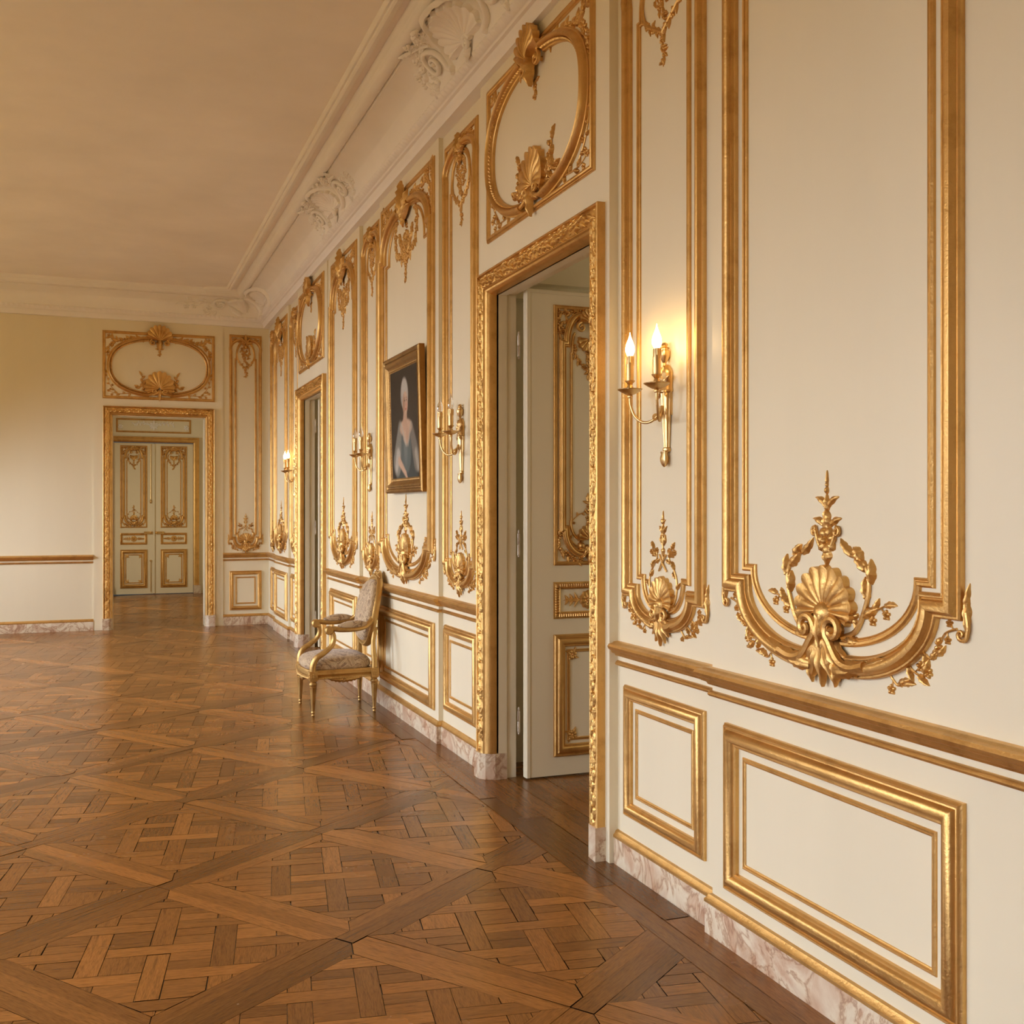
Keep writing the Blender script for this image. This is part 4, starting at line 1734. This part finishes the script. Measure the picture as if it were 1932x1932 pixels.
# ------------------------------------------------------------------ portrait
def portrait():
    r = empty('framed_portrait')
    Wd, Hd, fw = .955, .975, .105
    mb = MB()
    a, b = Wd / 2 - fw / 2, Hd / 2 - fw / 2
    h = fw / 2
    sweep(mb, [(-a, -b), (-a, b), (a, b), (a, -b)],
          [(-h, -.012), (-h, .002), (-h + .010, .006), (-h + .014, .002), (-h + .022, .006), (-h + .036, .016), (-h + .052, .030), (-h + .060, .032), (-h + .064, .022), (-h + .074, .020), (-h + .082, .030), (-h + .092, .034), (h, .026), (h, -.012)], closed=True)
    fr = build('frame', mb, M['frame_gold'], r)
    mb = MB()

    def rib(s):
        k = .006 * abs(math.sin(PI * s / .02))
        return [(-.006, .005), (-.004, .006 + k * .6), (.004, .006 + k * .6), (.006, .005)]
    q = h - .014
    sweep(mb, [(-a + q, -b + q), (-a + q, b - q), (a - q, b - q), (a - q, -b + q)], rib, closed=True, step=.004)
    build('sight_edge', mb, M['frame_gold'], fr)
    # canvas: pigment laid cell by cell
    nx, ny = 96, 104
    cw, chh = Wd - 2 * fw + .02, Hd - 2 * fw + .02
    verts, faces = [], []
    for j in range(ny + 1):
        for i in range(nx + 1):
            verts.append(((i / nx - .5) * cw, -.002, (j / ny - .5) * chh))
    for j in range(ny):
        for i in range(nx):
            k = j * (nx + 1) + i
            faces.append((k, k + 1, k + nx + 2, k + nx + 1))
    me = bpy.data.meshes.new('canvas')
    me.from_pydata(verts, [], faces)
    ca = me.color_attributes.new('tone', 'FLOAT_COLOR', 'POINT')

    def sm(d, s):
        t = max(0, min(1, .5 - d / s))
        return t * t * (3 - 2 * t)

    def ell(x, y, cx, cy, rx, ry, rot=0):
        c, s = math.cos(rot), math.sin(rot)
        dx, dy = x - cx, y - cy
        p, q_ = (dx * c + dy * s) / rx, (-dx * s + dy * c) / ry
        return (math.hypot(p, q_) - 1) * min(rx, ry)

    def seg(x, y, ax, ay, bx, by, ra, rb):
        vx, vy = bx - ax, by - ay
        t = max(0, min(1, ((x - ax) * vx + (y - ay) * vy) / (vx * vx + vy * vy)))
        return math.hypot(x - ax - vx * t, y - ay - vy * t) - (ra + (rb - ra) * t)
    rnd = random.Random(2)
    SK, SKS = (.50, .33, .215), (.34, .19, .11)
    DR, DRD = (.105, .120, .105), (.055, .060, .050)
    layers = [
        (lambda x, y: ell(x, y, .52, .02, .36, .42), DRD, .05),
        (lambda x, y: seg(x, y, .33, .46, .20, .16, .07, .13), (.20, .19, .15), .04),
        (lambda x, y: seg(x, y, .70, .44, .86, .16, .06, .10), (.17, .15, .115), .04),
        (lambda x, y: ell(x, y, .515, .27, .17, .22), DR, .04),
        (lambda x, y: ell(x, y, .50, .30, .06, .16), (.15, .165, .145), .06),
        (lambda x, y: ell(x, y, .52, .46, .20, .075), SK, .03),
        (lambda x, y: ell(x, y, .535, .41, .115, .10), SK, .03),
        (lambda x, y: ell(x, y, .57, .40, .05, .08), (.44, .28, .18), .06),
        (lambda x, y: seg(x, y, .36, .50, .52, .30, .014, .012), (.40, .36, .28), .02),
        (lambda x, y: seg(x, y, .70, .49, .58, .30, .014, .012), (.34, .30, .23), .02),
        (lambda x, y: seg(x, y, .515, .60, .50, .50, .055, .07), (.46, .295, .19), .02),
        (lambda x, y: ell(x, y, .50, .755, .125, .135), (.36, .315, .25), .03),
        (lambda x, y: ell(x, y, .50, .80, .10, .10), (.42, .38, .31), .05),
        (lambda x, y: ell(x, y, .52, .675, .085, .105), SK, .02),
        (lambda x, y: ell(x, y, .475, .665, .03, .075), SKS, .04),
        (lambda x, y: ell(x, y, .555, .655, .028, .022), (.54, .27, .18), .03),
        (lambda x, y: ell(x, y, .505, .700, .016, .008), (.07, .04, .03), .012),
        (lambda x, y: ell(x, y, .565, .700, .014, .008), (.07, .04, .03), .012),
        (lambda x, y: seg(x, y, .488, .722, .525, .724, .003, .003), (.2, .12, .08), .012),
        (lambda x, y: seg(x, y, .55, .724, .582, .720, .003, .003), (.2, .12, .08), .012),
        (lambda x, y: seg(x, y, .542, .70, .545, .655, .004, .009), (.38, .22, .14), .014),
        (lambda x, y: ell(x, y, .54, .622, .022, .009), (.42, .10, .07), .012),
        (lambda x, y: seg(x, y, .24, .22, .17, .12, .07, .05), (.40, .36, .29), .05),
        (lambda x, y: seg(x, y, .84, .22, .90, .10, .045, .04), (.33, .29, .22), .05),
        (lambda x, y: seg(x, y, .27, .17, .48, .05, .042, .026), SK, .02),
        (lambda x, y: seg(x, y, .48, .05, .54, .00, .026, .014), SK, .015),
    ]
    for j in range(ny + 1):
        for i in range(nx + 1):
            x, y = i / nx, j / ny
            n_ = .88 + .24 * rnd.random()
            g = 1.2 - .7 * math.hypot(x - .65, y - .6)
            col = [.050 * g * n_, .036 * g * n_, .021 * g * n_]
            for fn, c, s in layers:
                k = sm(fn(x, y), s)
                if k > 0:
                    v_ = .94 + .12 * rnd.random()
                    col = [p + (q_ * v_ - p) * k for p, q_ in zip(col, c)]
            ca.data[j * (nx + 1) + i].color = (*col, 1)
    me.materials.append(M['canvas'])
    me.update()
    o = bpy.data.objects.new('canvas', me)
    C.objects.link(o)
    o.parent = r
    tag(o, 'dark portrait painting of a seated person with powdered hair and grey-green gown')
    mb = MB()
    mb.box(-Wd / 2 + .02, Wd / 2 - .02, -Hd / 2 + .02, Hd / 2 - .02, -.018, -.012)
    build('backing', mb, M['dark'], r, flat=True)
    mb = MB()
    blob(mb, .0, -b - .002, .034, .018, .032)
    build('name_plate', mb, M['frame_gold'], r)
    return r


o = portrait()
o.location = (-.048, 7.19, 2.112)
o.rotation_euler = (R(1.5), 0, RW)
tag(o, 'gilt framed dark portrait hung tilted forward in the wide panel above the armchair', 'painting')


# ------------------------------------------------------------------ armchair
def armchair():
    r = empty('armchair', (-.362, 7.975, 0), 0, 'giltwood armchair with oval back and floral brocade standing against the panelled wall', 'armchair')
    # own axes: f forward (towards -X of the hall), l sideways, z up
    MAP = lambda f, l, z: (-f, l, z)
    LEG = [(.004, 0), (.010, .002), (.013, .010), (.010, .018), (.013, .024), (.0145, .032), (.011, .040), (.0125, .046), (.024, .205), (.026, .215), (.022, .219), (.027, .225), (.029, .236), (.024, .246), (.019, .250), (.026, .256), (.028, .264)]

    def leg(f, l, top):
        mb = MB(lambda u, v, w: MAP(f + u, l + w, v))
        rows = []
        n = 32
        for rr, v in LEG:
            fl = .16 if .05 < v < .21 else 0
            if v == .0125:
                fl = 0
            rows.append([(rr * (1 - fl * (.5 + .5 * math.cos(8 * k * 2 * PI / n))) * math.cos(k * 2 * PI / n), v, rr * (1 - fl * (.5 + .5 * math.cos(8 * k * 2 * PI / n))) * math.sin(k * 2 * PI / n)) for k in range(n)])
        # fluting needs rings inside the shaft
        out = []
        for a, b in zip(rows, rows[1:]):
            out.append(a)
        out.append(rows[-1])
        mb.grid(out, cv=True)
        g = .029
        mb.box(-g, g, .262, .332, -g, g)
        for ax in (1, -1):
            for k in range(8):
                pass
        o = build('leg', mb, M['gold_wood'], r, 30)
        mb = MB(lambda u, v, w: MAP(f + (1 if f > 0 else -1) * (g + w), l + u, .298 + v))
        flower(mb, 0, 0, .022, .008, 8)
        mb2 = MB(lambda u, v, w: MAP(f + u, l + (1 if l > 0 else -1) * (g + w), .298 + v))
        flower(mb2, 0, 0, .022, .008, 8)
        n0 = len(mb.v)
        mb.v += mb2.v
        mb.f += [tuple(i + n0 for i in q) for q in mb2.f]
        build('rosette', mb, M['gold_wood'], o)

    for f, l in ((.235, .268), (.235, -.268), (-.225, .24), (-.225, -.24)):
        leg(f, l, 0)
    # seat rail, bowed at the front
    out = []
    for k in range(13):
        t = -1 + 2 * k / 12
        out.append((.235 + .04 * (1 - t * t), t * .268))
    out = out + [(-.225, .24), (-.225, -.24)]
    mb = MB(MAP)
    sweep(mb, out, [(-.022, .272), (.020, .272), (.020, .280), (.012, .288), (.014, .296), (.022, .304), (.022, .318), (.014, .326), (.010, .334), (-.022, .334)], closed=True, side=-1)
    build('seat_rail', mb, M['gold_wood'], r)
    mb = MB(MAP)

    def bead(s):
        k = .005 * abs(math.sin(PI * s / .014))
        return [(.012, .268), (.016 + k, .270), (.018 + k, .276), (.016 + k, .281), (.012, .282)]
    sweep(mb, out, bead, closed=True, side=-1, step=.0035)
    build('beading', mb, M['gold_wood'], r)
    for s in (1, -1, 0):
        # carved apron under the rail
        if s:
            mp = lambda u, v, w, s=s: MAP(.005 + u, s * (.262 + w), .272 + v)
        else:
            mp = lambda u, v, w: MAP(.275 + w, u, .272 + v)
        mb = MB(mp)
        rows = []
        for k in range(25):
            t = -1 + 2 * k / 24
            d = .034 * (1 - t * t) ** .8 + .004 * math.sin(9 * PI * t)
            rows.append([(t * .13, 0, -.014), (t * .13, 0, .006), (t * .13, -d * .5, .010), (t * .13, -d, .002), (t * .13, -d, -.014)])
        mb.grid(rows)
        flower(mb, 0, -.012, .016, .016, 7)
        build('apron', mb, M['gold_wood'], r)
    # seat cushion
    mb = MB(MAP)
    rings = []
    for (sc_, z) in ((.93, .325), (1.0, .338), (1.035, .358), (1.02, .380), (.95, .402), (.82, .418), (.62, .430), (.36, .437), (.1, .439)):
        ring = []
        for k in range(48):
            a = k * 2 * PI / 48
            c, s = math.cos(a), math.sin(a)
            n = 2 / 4.2
            ff = math.copysign(abs(c) ** n, c)
            ll = math.copysign(abs(s) ** n, s)
            wid = .262 + .012 * ff
            fr_ = .235 + (.035 * (1 - ll * ll) if ff > 0 else 0)
            ring.append((.005 + ff * fr_ * sc_ * (1.0 if ff > 0 else .93), ll * wid * sc_, z))
        rings.append(ring)
    idx = mb.grid(rings, cv=True)
    mb.f.append(tuple(idx[-1]))
    build('seat_cushion', mb, M['brocade'], r, 70)

    # oval back: in its own tilted plane
    zc = .735
    tilt = R(11)
    bf = -.262

    def BACK(u, v, w):
        # u sideways, v up from the centre, w forward
        f = bf - v * math.sin(tilt) + w * math.cos(tilt) + .025 * (u / .25) ** 2
        z = zc + v * math.cos(tilt) + w * math.sin(tilt)
        return MAP(f, u, z)
    ru, rv = .232, .252
    
    def se(a, p=.86):
        return math.copysign(abs(math.sin(a)) ** p, math.sin(a)), math.copysign(abs(math.cos(a)) ** p, math.cos(a))
    ov = [(ru * se(t * 2 * PI / 56)[0], rv * se(t * 2 * PI / 56)[1]) for t in range(56)]
    mb = MB(BACK)
    sweep(mb, ov, [(-.020, -.016), (-.022, .008), (-.014, .018), (-.004, .020), (.004, .028), (.014, .028), (.022, .016), (.024, -.006), (.016, -.018)], closed=True)
    bk = build('back_frame', mb, M['gold_wood'], r)
    mb = MB(BACK)

    def bd(s):
        k = .005 * abs(math.sin(PI * s / .013))
        return [(-.020, .006), (-.018, .013 + k), (-.012, .016 + k), (-.008, .012)]
    sweep(mb, ov, bd, closed=True, step=.0033)
    build('beading', mb, M['gold_wood'], bk)
    mb = MB(BACK)
    t = rv
    for s in (1, -1):
        leaf(mb, s * .015, t + .01, R(90 - s * 72), .11, .05, .03, -s * .65, 3, .0)
        leaf(mb, s * .02, t + .022, R(90 - s * 40), .05, .03, .03, -s * .9, 2, .0)
        volute(mb, s * .03, t + .025, .018, 1.2, R(90), -s, .008, .012)
    flower(mb, 0, t + .025, .03, .03, 7)
    # the crest has a back as well
    mb.grid([[(x * .1, t - .005, -.012), (x * .1, t + .05 * (1 - x * x) + .008, -.012), (x * .1, t + .05 * (1 - x * x) + .008, .006), (x * .1, t - .005, .012)] for x in [(-1 + k / 6) for k in range(13)]])
    build('crest', mb, M['gold_wood'], bk, 50)
    mb = MB(BACK)
    rings = []
    for sc_, w in ((.96, -.012), (.975, .018), (.985, .038), (.93, .058), (.78, .072), (.50, .082), (.14, .086)):
        rings.append([(ru * .945 * sc_ * se(t * 2 * PI / 40)[0], rv * .945 * sc_ * se(t * 2 * PI / 40)[1], w) for t in range(40)])
    idx = mb.grid(rings, cv=True)
    mb.f.append(tuple(idx[-1]))
    mb.f.append(tuple(reversed(idx[0])))
    build('back_pad', mb, M['brocade'], r, 70)
    for s in (1, -1):
        mb = MB(MAP)
        tube(mb, spline([(-.225, s * .24, .325), (-.226, s * .238, .38), (-.222, s * .232, .45), (-.222, s * .225, .53), (-.238, s * .226, .63)], 6), lambda t: .024 - .008 * t, 10)
        build('stile', mb, M['gold_wood'], r, 60)
        mb = MB(MAP)
        tube(mb, spline([(-.215, s * .225, .700), (-.19, s * .245, .668), (-.14, s * .262, .640), (-.06, s * .272, .628), (.04, s * .272, .628), (.085, s * .268, .634), (.115, s * .262, .630)], 7), lambda t: .021 + .005 * math.sin(PI * t), 10, .8)
        # scrolled hand-hold
        rows = []
        for k in range(9):
            a = k / 8
            rows.append([((.118 + .032 * math.cos(t * 2 * PI / 16) * (1 if 0 < k < 8 else .75)), s * (.262 + (-.028 + .056 * a)), .622 + .032 * math.sin(t * 2 * PI / 16) * (1 if 0 < k < 8 else .75)) for t in range(16)])
        idx = mb.grid(rows, cv=True)
        mb.f.append(tuple(idx[0]))
        mb.f.append(tuple(reversed(idx[-1])))
        arm = build('arm', mb, M['gold_wood'], r, 60)
        mb = MB(MAP)
        rings = []
        for k in range(15):
            t_ = k / 14
            e = math.sin(PI * min(.97, max(.03, t_))) ** .45
            f = .055 - .235 * t_
            ring = []
            for q in range(14):
                a = q * 2 * PI / 14
                ring.append((f, s * (.268 + (0 if t_ < .6 else -.03 * (t_ - .6))) +   .034 * e * math.cos(a), .645 + .006 * t_ + (.042 * e * math.sin(a) if math.sin(a) > 0 else .012 * e * math.sin(a))))
            rings.append(ring)
        idx = mb.grid(rings, cv=True)
        mb.f.append(tuple(idx[0]))
        mb.f.append(tuple(reversed(idx[-1])))
        build('arm_pad', mb, M['brocade'], arm, 70)
        mb = MB(MAP)
        tube(mb, spline([(.238, s * .268, .325), (.236, s * .272, .375), (.212, s * .278, .425), (.155, s * .280, .465), (.105, s * .278, .508), (.085, s * .272, .555), (.092, s * .266, .60), (.108, s * .262, .625)], 7),
             lambda t: .030 - .009 * min(1, t * 1.6), 12, .85)
        build('arm_support', mb, M['gold_wood'], arm, 60)
    return r


armchair()
